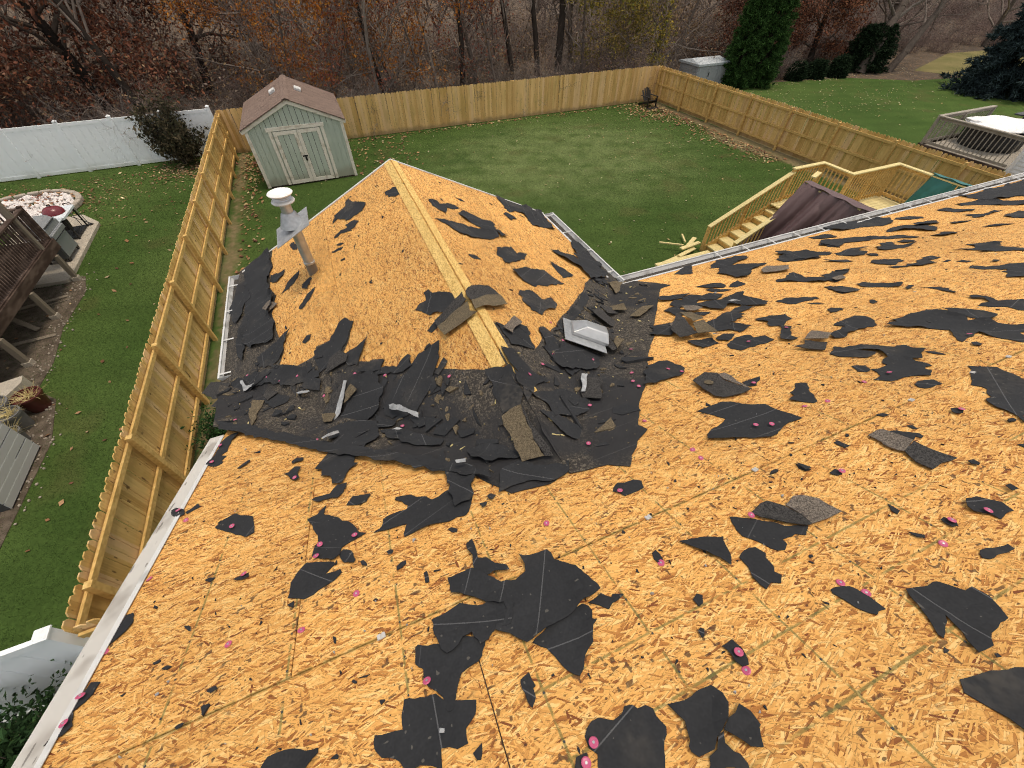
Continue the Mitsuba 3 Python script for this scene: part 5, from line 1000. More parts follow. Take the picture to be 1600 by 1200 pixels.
part(k, 'cover', hull(np.vstack([rbox(26.0, 27.1, 8.3, 9.3, wz + .02, wz + .9, .06).vertices, rbox(26.2, 27.0, 8.5, 9.2, wz + .9, wz + 1.12, .1).vertices])), 'm_charcoal', smooth=30); part(k, 'side_shelf', rbox(25.98, 26.9, 9.32, 9.6, wz + .75, wz + .80, .01), 'm_slate'); part(k, 'wheel', lathe([(0, 0), (.09, 0), (.09, .05), (0, .05)], 16, (26.4, 9.1, wz)), 'm_black')
# ------------------------------------------------------------------ left neighbour
k = thing('brown_deck', 'dark brown raised deck with a slatted railing at the left edge', 'deck'); bz, bx, by = 1.10, -8.45, 15.6
for i in range(40):
    y = 9.9 + .142 * i
    if y < by - .1: part(k, 'deck_board', box(-14.0, bx - .042, y, y + .136, bz - .03, bz), 'm_deck_dark')
part(k, 'rim_joist', cat_([box(bx - .04, bx, 9.9, by, bz - .27, bz + .01), box(-14, bx - .042, by - .04, by, bz - .27, bz + .01)]), 'm_deck_dark'); part(k, 'ledger', box(bx - .16, bx - .045, 9.9, by - .05, bz + .004, bz + .035), 'm_deck_dark')
for y in (15.03, 13.0, 11.0): p = part(k, 'support_post', box(bx - .06, bx + .06, y - .06, y + .06, .12, bz - .27), 'm_post'); part(p, 'footing', box(bx - .085, bx + .085, y - .085, y + .085, 0, .13), 'm_concrete')
for (x0, y0), (x1, y1) in (((bx - .09, 10.0), (bx - .09, by - .1)), ((bx - .09, by - .06), (-13.5, by - .06))):
    n = int(math.hypot(x1 - x0, y1 - y0) / .115)
    for i in range(n): x, y = x0 + (x1 - x0) * i / n, y0 + (y1 - y0) * i / n; part(k, 'baluster', bar((x, y, bz + .06), (x, y, bz + .92), .036, .036, up=(1, 0, 0)), 'm_deck_dark')
    part(k, 'top_rail', bar((x0, y0, bz + .93), (x1, y1, bz + .93), .14, .04), 'm_deck_dark')
part(k, 'corner_post', box(bx - .155, bx - .03, by - .75, by - .63, bz + .012, bz + 2.6), 'm_post', label='pale upright post at the deck corner'); part(k, 'corner_post', box(bx - .15, bx - .05, by - .10, by - .004, bz + .012, bz + 1.0), 'm_deck_dark')
for a, b, w in (((-8.45, 14.1, .03), (-9.6, 13.8, .05), 'weathered plank under the brown deck, back one'), ((-8.2, 12.1, .03), (-9.4, 12.0, .04), 'weathered plank under the brown deck, front one'), ((-8.25, 13.9, .02), (-8.9, 13.75, .03), 'pale thin stick on the gravel beside the brown deck'), ((-8.7, 12.5, .05), (-9.8, 13.3, .6), 'plank leaning up under the brown deck')): single('old_plank', bar(a, b, .12 if 'stick' not in w else .03, .03), 'm_post', w, 'plank')
gp_ = sg.Polygon([(-8.75, 14.9), (-8.3, 15.2), (-8.05, 14.2), (-8.15, 12.4), (-7.95, 10.9), (-8.0, 9.9), (-7.5, 9.4), (-7.2, 8.0), (-7.3, 5.6), (-9.0, 5.0), (-14, 9.8), (-14, 15.3)])
e = trimesh.creation.extrude_polygon(gp_, .012); struct('soil_bed', e, 'm_soil')
st = trimesh.creation.extrude_polygon(sg.Polygon([(-8.42, 9.9), (-8.0, 10.0), (-7.95, 9.75), (-8.3, 8.9), (-9.3, 9.1), (-9.4, 10.4)]), .42); single('concrete_step', st, 'm_concrete', 'pale concrete block at the left edge above the flower pots', 'block')
e = trimesh.creation.extrude_polygon(sg.Polygon([(-8.60, 14.95), (-9.95, 15.0), (-11.3, 15.8), (-11.3, 20.0), (-9.45, 20.05), (-8.74, 19.1)]).buffer(-.1).buffer(.1), .10); struct('patio_slab', e, 'm_concrete')
k = thing('gas_grill', 'grey gas grill with a cabinet on the concrete patio slab', 'grill'); gx, gy = -9.12, 16.65
part(k, 'cabinet', rbox(gx - .32, gx + .30, gy - .48, gy + .48, .20, .80, .02), 'm_slate'); part(k, 'door', rbox(gx + .302, gx + .322, gy - .44, gy + .44, .24, .76, .008), 'm_steel'); part(k, 'firebox', rbox(gx - .34, gx + .32, gy - .5, gy + .5, .81, .98, .02), 'm_grey_resin'); part(k, 'control_panel', rbox(gx + .32, gx + .38, gy - .48, gy + .48, .82, .96, .015), 'm_steel')
ld = hull([(gx + x, gy + s * .5, z) for s in (-1, 1) for x, z in ((-.34, .985), (.31, .985), (.30, 1.12), (.12, 1.25), (-.15, 1.27), (-.33, 1.14))]); part(k, 'lid', ld, 'm_steel'); part(k, 'handle', bar((gx + .30, gy - .4, 1.17), (gx + .30, gy + .4, 1.17), .03, .03), 'm_charcoal')
for s in (-1, 1): part(k, 'side_shelf', rbox(gx - .30, gx + .28, gy + s * .53 - (.0 if s > 0 else .38), gy + s * .53 + (.38 if s > 0 else .0), .92, .96, .012), 'm_pale_grey')
for a, b in ((-.28, -.42), (.26, -.42), (-.28, .42), (.26, .42)): w_ = lathe([(0, -.02), (.07, -.02), (.07, .02), (0, .02)], 14); w_.apply_transform(trimesh.transformations.rotation_matrix(math.pi / 2, [0, 1, 0])); w_.apply_translation((gx + a, gy + b, .17)); part(k, 'wheel', w_, 'm_black')
k = thing('kettle_grill', 'round grill with a dark red lid set in a pale cart table', 'grill'); kx, ky = -9.35, 18.35
part(k, 'bowl', lathe([(0, .62), (.18, .64), (.28, .74), (.30, .86), (0, .86)], 28, (kx, ky, 0)), 'm_maroon', smooth=40); part(k, 'lid', lathe([(.305, .865), (.29, .96), (.20, 1.04), (.08, 1.075), (0, 1.08)], 32, (kx, ky, 0)), 'm_maroon', smooth=40); part(k, 'lid_handle', cat_([bar((kx - .05, ky, 1.13), (kx + .05, ky, 1.13), .03, .025), box(kx - .05, kx - .03, ky - .01, ky + .01, 1.07, 1.12), box(kx + .03, kx + .05, ky - .01, ky + .01, 1.07, 1.12)]), 'm_black')
tb = trimesh.creation.extrude_polygon(sg.box(kx - .42, ky - .58, kx + .40, ky + .58).buffer(-.05).buffer(.05).difference(sg.Point(kx, ky).buffer(.308)), .06); tb.apply_translation((0, 0, .80)); part(k, 'table', tb, 'm_table_white')
for a, b in ((-.34, -.5), (.34, -.5), (-.34, .5), (.34, .5)): part(k, 'leg', bar((kx + a, ky + b, .10), (kx + a * .95, ky + b * .95, .80), .04, .04, up=(1, 0, 0)), 'm_black')
part(k, 'ash_bin', lathe([(0, .3), (.15, .3), (.17, .58), (0, .6)], 20, (kx, ky, 0)), 'm_black'); part(k, 'shelf', rbox(kx - .34, kx + .34, ky - .5, ky + .5, .14, .17, .01), 'm_black')
k = thing('folding_stand', 'black folding stand leaning beside the round grill', 'stand')
part(k, 'frame', cat_([tube([(-8.95, 18.9, .1), (-9.3, 19.5, .75), (-9.5, 19.45, .75), (-9.15, 18.85, .1)], .014, 6), tube([(-8.86, 19.0, .08), (-9.5, 18.95, .62)], .012, 6)]), 'm_black'); part(k, 'wheel', lathe([(0, -.02), (.07, -.02), (.07, .02), (0, .02)], 14, (-8.95, 18.95, .12)), 'm_black')
# garden ring
k = thing('stone_ring', 'ring bed edged with stones and filled with white rock', 'garden bed'); rcx, rcy, rr = -11.7, 21.4, 1.75; r = np.random.default_rng(5)
for i in range(26):
    a = 2 * math.pi * i / 26; b_ = rbox(-.19, .19, -.10, .10, 0, .14 + .03 * r.random(), .03); b_.apply_transform(trimesh.transformations.rotation_matrix(a + math.pi / 2, [0, 0, 1])); b_.apply_translation((rcx + rr * math.cos(a), rcy + rr * math.sin(a), .01)); part(k, 'edging_stone', b_, 'm_stone')
V, Fs = [], []
ico = trimesh.creation.icosphere(0)
for i in range(700):
    a, q = r.uniform(0, 6.28), (rr - .2) * math.sqrt(r.random()); s = r.uniform(.05, .11); V.append(ico.vertices * s * r.uniform(.6, 1.2, (1, 3)) + [rcx + q * math.cos(a), rcy + q * math.sin(a), .05 + .03 * r.random()]); Fs.append(ico.faces + 12 * i)
j = num(f'{k}__white_rock'); put(j, trimesh.Trimesh(np.vstack(V), np.vstack(Fs), process=False), 'm_white_stone', kind='stuff')
# gravel by the deck posts
V, Fs = [], []
for i in range(260):
    c = np.array([[-8.35, 14.6], [-8.2, 12.6], [-8.15, 11.0], [-7.6, 8.6], [-7.3, 7.4]])[r.integers(5)] + r.normal(0, [.16, .5]); s = r.uniform(.012, .03); V.append(ico.vertices * s * r.uniform(.6, 1.2, (1, 3)) + [c[0], c[1], .02]); Fs.append(ico.faces + 12 * i)
stuff('gravel', trimesh.Trimesh(np.vstack(V), np.vstack(Fs), process=False), 'm_stone', 'pale gravel along the edge of the brown deck', 'gravel')
# pots
def pot(x, y, r_, hh, m, lab, leanx=0.0):
    k = thing('flower_pot', lab, 'flower pot', 'pots at the left edge')
    part(k, 'pot', lathe([(0, .005), (r_ * .72, .005), (r_ * .97, hh - .05), (r_ * 1.04, hh - .05), (r_ * 1.04, hh), (r_ * .93, hh), (r_ * .9, hh - .06), (0, hh - .07)], 28, (x, y, 0)), m, smooth=35); q = np.random.default_rng(int(r_ * 1000)); P0, P1 = [], []
    for i in range(60): a = q.uniform(0, 6.28); p = np.array([x + r_ * .6 * q.random() * math.cos(a), y + r_ * .6 * q.random() * math.sin(a), hh - .06]); P0.append(p); P1.append(p + np.array([q.normal(0, .16), q.normal(0, .16), q.uniform(.05, .22)]))
    V_, F_ = segs(P0, P1, np.full(60, .005), np.full(60, .002), 3); part(k, 'dead_stalks', trimesh.Trimesh(V_, F_, process=False), 'm_pine_light')
pot(-7.72, 9.25, .26, .42, 'm_pot_red', 'round dark red glazed pot beside the grey pots'); pot(-7.86, 8.72, .22, .46, 'm_pot_grey', 'tall grey pot against the red pot'); pot(-8.18, 9.05, .26, .52, 'm_pot_grey', 'wide grey pot with straw stalks at the left edge'); pot(-7.74, 8.22, .18, .36, 'm_pot_grey', 'small grey pot nearest the slatted grey box')
k = thing('storage_box', 'grey box with pale horizontal grooves at the left edge', 'box')
part(k, 'body', box(-9.6, -7.372, 6.48, 7.92, .02, 1.05), 'm_slate')
for i in range(6): part(k, 'side_board', box(-7.371, -7.35, 6.47, 7.93, .05 + .163 * i, .05 + .163 * i + .138), 'm_box')
for i in range(5): part(k, 'groove_strip', box(-7.3705, -7.352, 6.5, 7.9 - .5 * (i % 2), .190 + .163 * i, .211 + .163 * i), 'm_groove')
part(k, 'end_board', box(-9.6, -7.36, 7.921, 7.94, .03, 1.05), 'm_grey_resin'); part(k, 'lid', box(-9.65, -7.33, 6.44, 7.96, 1.052, 1.10), 'm_grey_resin')
# ------------------------------------------------------------------ plants
def branchy(seed, trunk_h, r0, spread, levels, n_kids, lean=0.0, droop=0.0, start=0.25, twig=0.9):
    """A bare branching tree from the ground: list of tapered segments (P0, P1, R0, R1) for trunk and for boughs, and the twig ends."""
    r = np.random.default_rng(seed); tr, bo, ends = [], [], []
    def grow(p, d, L, rad, lev):
        n = 7 if lev == 0 else 4; out = tr if lev == 0 else bo; q = p.copy(); pts = [q.copy()]
        for i in range(n):
            d = d + r.normal(0, .10 if lev == 0 else .20, 3) + np.array([0, 0, .05 if lev else .02]) - np.array([0, 0, droop * lev * .12]); d /= np.linalg.norm(d); q2 = q + d * L / n
            ra, rb = rad * (1 - .8 * i / n), rad * (1 - .8 * (i + 1) / n); out.append((q, q2, ra, max(rb, .003))); q = q2; pts.append(q.copy())
        if lev >= levels: ends.append(q); ends.append(pts[2]); return
        for _ in range(n_kids[lev]):
            t = r.uniform(start if lev == 0 else .2, 1.0); i = min(int(t * n), n - 1); b = pts[i] + (pts[i + 1] - pts[i]) * (t * n - i)
            a = r.normal(0, 1, 3); a -= d * np.dot(a, d); a /= np.linalg.norm(a); nd = d * r.uniform(.25, .8) + a * r.uniform(.6, 1.0) * spread; nd /= np.linalg.norm(nd)
            grow(b, nd, L * r.uniform(.35, .6) * (twig if lev else 1), rad * (1 - .8 * t) * .55, lev + 1)
    a = r.uniform(0, 6.28); d0 = np.array([lean * math.cos(a), lean * math.sin(a), 1.0]) if np.isscalar(lean) else np.array([lean[0], lean[1], 1.0]); grow(np.zeros(3), d0 / np.linalg.norm(d0), trunk_h, r0, 0)
    return tr, bo, np.array(ends)
def seg_mesh(s, n): P0, P1, R0, R1 = zip(*s); return trimesh.Trimesh(*segs(P0, P1, R0, R1, n), process=False)
def leaf_mesh(C, n_per, spread, size, cols, seed, hang=0.0):
    """Leaves as small bent quads around the points C; returns mesh and vertex colours."""
    r = np.random.default_rng(seed); C = np.repeat(C, n_per, 0) + r.normal(0, spread, (len(C) * n_per, 3)) * [1, 1, .8]; N = len(C)
    a = r.normal(0, 1, (N, 3)) - [0, 0, hang]; a /= np.linalg.norm(a, axis=1, keepdims=True); b = np.cross(a, r.normal(0, 1, (N, 3))); b /= np.linalg.norm(b, axis=1, keepdims=True); s = size * np.exp(r.normal(0, .25, (N, 1)))
    c = np.cross(a, b) * s * .22
    V = np.stack([C - a * s, C + b * s * .5 + c, C + a * s, C - b * s * .5 + c], 1).reshape(-1, 3); i = np.arange(N)[:, None] * 4
    Fs = np.vstack([np.hstack([i, i + 1, i + 2]), np.hstack([i, i + 2, i + 3])]); cols = np.asarray(cols); k = cols[r.integers(len(cols), size=N)] * np.exp(r.normal(0, .25, (N, 1)))
    return trimesh.Trimesh(V, Fs, process=False), np.repeat(k, 4, 0)
def xf(x, y, z=0.0, s=1.0, rot=0.0, sz=None): return T4().translate([x, y, z]).rotate([0, 0, 1], rot).scale([s, s, sz or s])
RUST = [(.19, .070, .040), (.13, .052, .034), (.24, .098, .055), (.10, .045, .033), (.17, .09, .06)]; ORANGE = [(.36, .13, .025), (.30, .10, .02), (.42, .19, .035), (.24, .085, .02)]; YELLOW = [(.30, .22, .035), (.22, .19, .035), (.14, .14, .03), (.34, .26, .06)]; RED = [(.20, .055, .035), (.15, .045, .03), (.26, .085, .045)]; TAN = [(.20, .135, .075), (.14, .095, .055), (.24, .165, .10)]; DKGREEN = [(.022, .035, .016), (.034, .045, .02), (.05, .045, .025)]
# prototypes of trees: trunk mesh and crown of boughs and twigs
PROTO = {}
def proto(name, bark, twig, **kw):
    tr, bo, ends = branchy(**kw); PROTO[name] = (mikit.ply(seg_mesh(tr, 9), bark, smooth=True), mikit.ply(seg_mesh(bo, 3), twig, smooth=True), ends)
for i in range(4): proto(f'bare{i}', 'm_bark' if i != 2 else 'm_bark_dark', 'm_twig', seed=20 + i, trunk_h=11, r0=.19, spread=1.0, levels=3, n_kids=[24, 8, 4], lean=.12, start=.06)
proto('pale', 'm_bark_pale', 'm_twig', seed=31, trunk_h=12, r0=.13, spread=.9, levels=3, n_kids=[12, 5, 3], lean=.10, start=.3)
proto('thin', 'm_bark', 'm_twig_red', seed=33, trunk_h=8, r0=.06, spread=.8, levels=3, n_kids=[20, 6, 3], lean=.2, start=.08)
proto('oak', 'm_bark_dark', 'm_twig_dark', seed=36, trunk_h=9, r0=.26, spread=1.15, levels=3, n_kids=[26, 8, 4], lean=.16, start=.10, droop=.5)
proto('pole', 'm_bark_dark', 'm_twig', seed=44, trunk_h=11, r0=.21, spread=.8, levels=3, n_kids=[9, 6, 3], lean=.07, start=.3)
proto('stem', 'm_bark', 'm_twig', seed=46, trunk_h=9, r0=.11, spread=.9, levels=3, n_kids=[10, 6, 3], lean=.14, start=.2)
def plant(kind, x, y, label, s=1.0, rot=0.0, leaves=None, group='trees of the woodland edge', base='tree', cat='tree', per=5, spr=.22, size=.075, sz=None):
    k = thing(base, label, cat, group); t, c, ends = PROTO[kind]; M = xf(x, y, -.05, s, rot, sz); scene[k + '__trunk'] = {**t, 'to_world': M}; scene[k + '__crown'] = {**c, 'to_world': M}
    if leaves is not None:
        m, col = leaf_mesh(ends, per, spr, size, leaves, int(abs(x * 100)) + 3); scene[k + '__leaves'] = {**mikit.ply(m, 'm_leaf', color=col), 'to_world': M}
    return k
RUST2 = [(.19, .075, .04), (.13, .05, .03), (.25, .115, .06), (.10, .04, .025)]
TREES = [
 ('oak', -11.2, 34.0, 'large rust leaved oak with a leaning dark trunk at the upper left', 1.25, 200, RUST, 16, .30, .085), ('oak', -17.5, 30.5, 'rust leaved oak at the far left behind the white fence', 1.05, 80, RUST, 15, .3, .085), ('oak', -6.5, 38.5, 'second rust leaved oak behind the bush', 1.1, 300, RUST, 8, .3, .085), ('oak', -24, 36, 'brown leaved oak in the extreme upper left corner', 1.2, 20, RUST, 12, .3, .085),
 ('bare0', -2.3, 33.5, 'dark leaning bare tree behind the left of the shed', .9, 40, None, 0, 0, 0), ('bare1', 1.2, 33.5, 'bare grey tree just right of the shed roof', .95, 120, None, 0, 0, 0),
 ('thin', -.6, 29.4, 'thin tree with orange leaves above the shed', .85, 15, ORANGE, 9, .24, .07), ('thin', 1.0, 30.6, 'thin tree with red leaves right of the shed', .85, 200, RED, 5, .25, .07),
 ('pale', 3.6, 29.4, 'pale barked slender tree leaning above the back fence', .95, 250, None, 0, 0, 0), ('bare2', 4.1, 29.6, 'dark trunked tree beside the pale tree above the back fence', .8, 300, None, 0, 0, 0), ('thin', 4.9, 30.2, 'thin tree with bright orange leaves behind the dark trunk', .95, 70, ORANGE, 13, .26, .075), ('thin', 6.0, 31.5, 'second bright orange leaved tree right of the dark trunk', .9, 170, ORANGE, 5, .25, .075),
 ('pale', 7.6, 31.0, 'white barked snag with a broken top', .9, 130, None, 0, 0, 0), ('bare3', 10.6, 32.0, 'bare grey tree behind the middle of the back fence', .9, 210, None, 0, 0, 0), ('thin', 12.0, 32.5, 'thin tree with dull red leaves in the middle of the wood', 1.0, 110, RED, 5, .28, .075),
 ('pole', 15.9, 30.2, 'thick dark trunk standing close behind the back fence', 1.3, 10, None, 0, 0, 0), ('pole', 14.7, 30.8, 'dark bare tree left of the thick trunk', 1.0, 60, None, 0, 0, 0), ('bare0', 18.4, 33.0, 'grey bare tree behind the thick trunk', 1.0, 160, None, 0, 0, 0),
 ('thin', 21.7, 29.2, 'yellow green leafy young tree near the back corner', .85, 30, YELLOW, 20, .30, .085), ('thin', 19.3, 29.4, 'low yellowing young tree left of the yellow green tree', .6, 240, [(.20, .14, .05), (.14, .10, .04), (.26, .2, .06)], 5, .25, .07), ('bare3', 23.4, 30.0, 'bare tree leaning right behind the corner of the fence', .8, 350, None, 0, 0, 0),
 ('thin', 25.4, 31.0, 'tan leaved thin tree behind the grey storage shed', .95, 310, TAN, 6, .28, .08), ('oak', 33.0, 29.6, 'dark red leaved tree right beside the tall evergreens', .8, 130, RUST, 16, .26, .085), ('oak', 38.6, 29.0, 'broad rusty oak right of the tall evergreens', .9, 30, RUST2, 18, .30, .09),
 ('bare0', 47, 29.0, 'bare tree right of the leaning pair', 1.0, 100, None, 0, 0, 0), ('thin', 50.5, 31, 'reddish thin tree behind the meadow', 1.2, 140, None, 0, 0, 0), ('thin', 56, 31, 'reddish thin tree at the far side of the meadow', 1.3, 40, None, 0, 0, 0), ('bare1', 62, 29, 'bare tree behind the blue spruce', 1.1, 270, None, 0, 0, 0)]
for x, y, s, rot, kd, lab in ((-1.4, 30.2, .9, 30, 'stem', 'grey slender trunk just left of the shed ridge'), (2.6, 30.8, 1.0, 140, 'stem', 'grey slender trunk between the shed and the pale tree'), (6.6, 29.6, .8, 250, 'stem', 'grey slender trunk between the orange trees and the snag'), (9.2, 30.6, .95, 10, 'pole', 'dark upright trunk right of the white barked snag'), (11.4, 29.8, .9, 200, 'stem', 'grey slender trunk behind the middle of the fence'), (13.0, 31.2, .9, 90, 'pole', 'dark upright trunk second to the left of the thick trunk'), (17.4, 30.0, 1.0, 300, 'stem', 'grey slender trunk right of the thick dark trunk'), (24.6, 29.2, .9, 60, 'stem', 'grey leaning trunk left of the grey storage shed'), (-8.3, 29.5, 1.0, 110, 'pole', 'dark upright trunk behind the bush at the upper left')): TREES.append((kd, x, y, lab, s, rot, None, 0, 0, 0))
for kd, x, y, lab, s, rot, lv, per, spr, size in TREES: plant(kd, x, y, lab, s, rot, lv, per=per, spr=spr, size=size)
for nm, x, y, ln, lab, r0 in (('lean0', 40.2, 25.6, (.55, .12), 'thick trunk leaning right beside the dark evergreen bush', .40), ('lean1', 42.6, 25.0, (.62, .1), 'second leaning trunk right of the dark evergreen bush', .28)):
    proto(nm, 'm_bark', 'm_twig', seed=50 + int(x), trunk_h=9.5, r0=r0, spread=1.0, levels=3, n_kids=[12, 6, 3], lean=ln, start=.25); plant(nm, x, y, lab)
# dense bare trees further in, and brush: nobody could count them
r = np.random.default_rng(12)
def inst_stuff(name, protos, spots, label, cat):
    k = thing(name, label, cat, kind='stuff')
    for i, (x, y, s, rot, sz) in enumerate(spots): scene[f'{k}__{i + 1:03d}'] = {**protos[i % len(protos)], 'to_world': xf(x, y, -.05, s, rot, sz)}
def shrub(seed, n, hgt, twigs, m):
    q = np.random.default_rng(seed); P0, P1, R0, R1 = [], [], [], []
    for i in range(n):
        a, d = q.uniform(0, 6.28), q.uniform(0, .9); p = np.array([d * math.cos(a) * .6, d * math.sin(a) * .6, 0]); v = np.array([math.cos(a) * q.uniform(.1, .7), math.sin(a) * q.uniform(.1, .7), 1.0]); L = hgt * q.uniform(.5, 1.1); rad = q.uniform(.006, .013)
        for s_ in range(5):
            v = v + q.normal(0, .22, 3) - [0, 0, .06 * s_]; v /= np.linalg.norm(v); p2 = p + v * L / 5; P0.append(p); P1.append(p2); R0.append(rad * (1 - s_ / 6)); R1.append(rad * (1 - (s_ + 1) / 6)); 
            for _ in range(twigs): w = v * .4 + q.normal(0, .7, 3); w /= np.linalg.norm(w); t = p + (p2 - p) * q.random(); l = q.uniform(.15, .5); m1 = t + w * l * .5; w2 = w + q.normal(0, .4, 3); P0 += [t, m1]; P1 += [m1, m1 + w2 * l * .5]; R0 += [.0055, .004]; R1 += [.004, .002]
            p = p2
    return mikit.ply(trimesh.Trimesh(*segs(P0, P1, R0, R1, 3), process=False), m)
SH = [shrub(70 + i, 34, 2.3, 5, m) for i, m in enumerate(('m_twig', 'm_twig_dark', 'm_twig_red', 'm_twig', 'm_bark'))]
spots = []
for i in range(300):
    t = r.random(); y = 26.6 + 22 * t ** 1.5; x = r.uniform(-30 - (y - 26), 33 + 0.9 * (y - 26)); spots.append((x, y, r.uniform(.7, 1.25) * (1 + (y - 26) / 40), r.uniform(0, 360), None))
spots = [q for q in spots if not (24 < q[0] < 31.5 and q[1] < 29.5)]
inst_stuff('brush', SH, spots, 'dense leafless undergrowth of the wood behind the back fence', 'undergrowth')
spots = []
for i in range(230): y = 26.5 + 20 * r.random(); x = r.uniform(34, 92); spots.append((x + (y - 26) * .5, y + 1.5, r.uniform(.7, 1.3), r.uniform(0, 360), None))
inst_stuff('brush', [SH[2], SH[0], SH[2]], [q for q in spots if not (43 < q[0] < 53 and q[1] < 29.5)], 'reddish leafless brush beyond the side lawn', 'undergrowth')
spots = [(r.uniform(-60, 100), r.uniform(42, 62), r.uniform(.8, 1.3), r.uniform(0, 360), None) for i in range(170)]
inst_stuff('far_wood', [PROTO[f'bare{i}'][1] for i in range(4)] + [PROTO['thin'][1]], spots, 'tangle of bare crowns deep in the wood', 'wood')
spots = [(r.uniform(-30, 40), r.uniform(30, 46), r.uniform(.7, 1.1), r.uniform(0, 360), None) for i in range(40)]
inst_stuff('sapling', [PROTO['thin'][1], PROTO['thin'][0]], spots, 'thin bare saplings filling the wood', 'saplings')
# scattered clinging leaves in the brush
C = np.c_[r.uniform(-28, 33, 1500), 27 + 16 * r.random(1500) ** 1.3, r.uniform(.3, 3.6, 1500)]; m, col = leaf_mesh(C, 9, .35, .07, TAN + TAN + [(.16, .13, .105), (.21, .165, .135), (.15, .08, .05)], 99)
stuff('brush_leaves', m, 'm_leaf', 'dry leaves still clinging in the undergrowth', 'leaves', color=col)
C = np.c_[r.uniform(-26, -5, 420), 27 + 12 * r.random(420), r.uniform(.6, 4.2, 420)]; m, col = leaf_mesh(C, 11, .4, .085, RUST, 98)
stuff('brush_leaves', m, 'm_leaf', 'rust brown leaves in the undergrowth at the upper left', 'leaves', color=col)
# evergreens and shrubs
def needles(C, D, n, L, w, cols, seed, droop=.1):
    r = np.random.default_rng(seed); idx = r.integers(len(C), size=n); p = C[idx] + r.normal(0, .03, (n, 3)); d = D[idx] + r.normal(0, .55, (n, 3)) - [0, 0, droop]; d /= np.linalg.norm(d, axis=1, keepdims=True); s = np.cross(d, r.normal(0, 1, (n, 3))); s /= np.linalg.norm(s, axis=1, keepdims=True)
    l = L * np.exp(r.normal(0, .3, (n, 1))); V = np.stack([p - s * w * .5, p + s * w * .5, p + d * l], 1).reshape(-1, 3); Fs = np.arange(n * 3).reshape(-1, 3); cols = np.asarray(cols); k = cols[r.integers(len(cols), size=n)] * np.exp(r.normal(0, .22, (n, 1)))
    return trimesh.Trimesh(V, Fs, process=False), np.repeat(k, 3, 0)
def conifer(key, x, y, hgt, rad, cols, seed, shape, dens=26000, L=.16, w=.045, trunk=True, z0=.1, droop=.1, nb=420):
    """shape(t) is the crown's radius, 0 to 1, at height t; sprays of needles on boughs that leave gaps."""
    r = np.random.default_rng(seed); C, D, bo = [], [], []
    for i in range(nb):
        t = r.random() ** 1.25; z = z0 + (hgt - z0) * t; a = r.uniform(0, 6.28); R = rad * shape(t) * r.uniform(.72, 1.08); e = np.array([math.cos(a) * R, math.sin(a) * R, z + R * r.uniform(-.25, .12) - droop]); b = np.array([0, 0, z]); bo.append((b, e, .018, .005))
        for q in np.linspace(.45, 1.0, 7): C.append(b + (e - b) * q + r.normal(0, .05, 3)); D.append((e - b) / (np.linalg.norm(e - b) + 1e-9) * .8 + [0, 0, .25])
    m, col = needles(np.array(C), np.array(D), dens, L, w, cols, seed); M = xf(x, y)
    if trunk: scene[key + '__trunk'] = {**mikit.ply(seg_mesh([((0, 0, 0), (0, 0, hgt * .95), .12, .02)] + [tuple(map(np.asarray, b[:2])) + b[2:] for b in bo[:200]], 5), 'm_bark_dark'), 'to_world': M}
    scene[key + '__crown'] = {**mikit.ply(m, 'm_leaf', color=col), 'to_world': M}
ARB = [(.032, .078, .019), (.046, .105, .027), (.022, .055, .015), (.06, .125, .032)]
for x, y, hh, lab, sd in ((27.9, 26.1, 7.2, 'tall dark green columnar evergreen nearest the fence corner', 1), (29.5, 25.6, 7.0, 'second tall columnar evergreen on the right of its pair', 2)):
    k = thing('evergreen_tree', lab, 'evergreen', 'pair of tall columnar evergreens'); conifer(k, x, y, hh, 1.12, ARB, 200 + sd, lambda t: (.95 + .15 * min(1, t * 4)) * (1 - t) ** .5, 90000, .15, .05, z0=.05, droop=-.2, nb=700)
SPR = [(.030, .048, .052), (.042, .064, .068), (.022, .036, .036), (.05, .075, .082)]
k = thing('spruce_tree', 'wide blue grey spruce at the right edge of the lawn', 'spruce'); conifer(k, 43.2, 17.4, 9.5, 3.7, SPR, 231, lambda t: (1 - t) ** .85 * (.82 + .18 * math.sin(t * 40)), 190000, .26, .085, z0=.2, droop=.45, nb=900)
YEW = [(.014, .030, .014), (.022, .042, .018), (.010, .022, .010)]
for x, y, hh, rd, lab, sd in ((33.6, 25.9, .95, .6, 'low dark evergreen shrub on the left of the lawn edge row', 1), (35.4, 25.7, 1.0, .65, 'low dark evergreen shrub in the middle of the lawn edge row', 2), (37.3, 25.4, 1.15, .65, 'low dark evergreen shrub on the right of the lawn edge row', 3), (41.2, 26.3, 2.7, 1.75, 'large dark rounded evergreen between the leaning trunks', 4)):
    k = thing('evergreen_shrub', lab, 'shrub'); conifer(k, x, y, hh, rd, YEW, 240 + sd, lambda t: math.sqrt(max(0, 1 - (t * 1.1 - .25) ** 2)) * .95, 16000 if rd < 1 else 40000, .16, .06, trunk=True, z0=.05, droop=0)
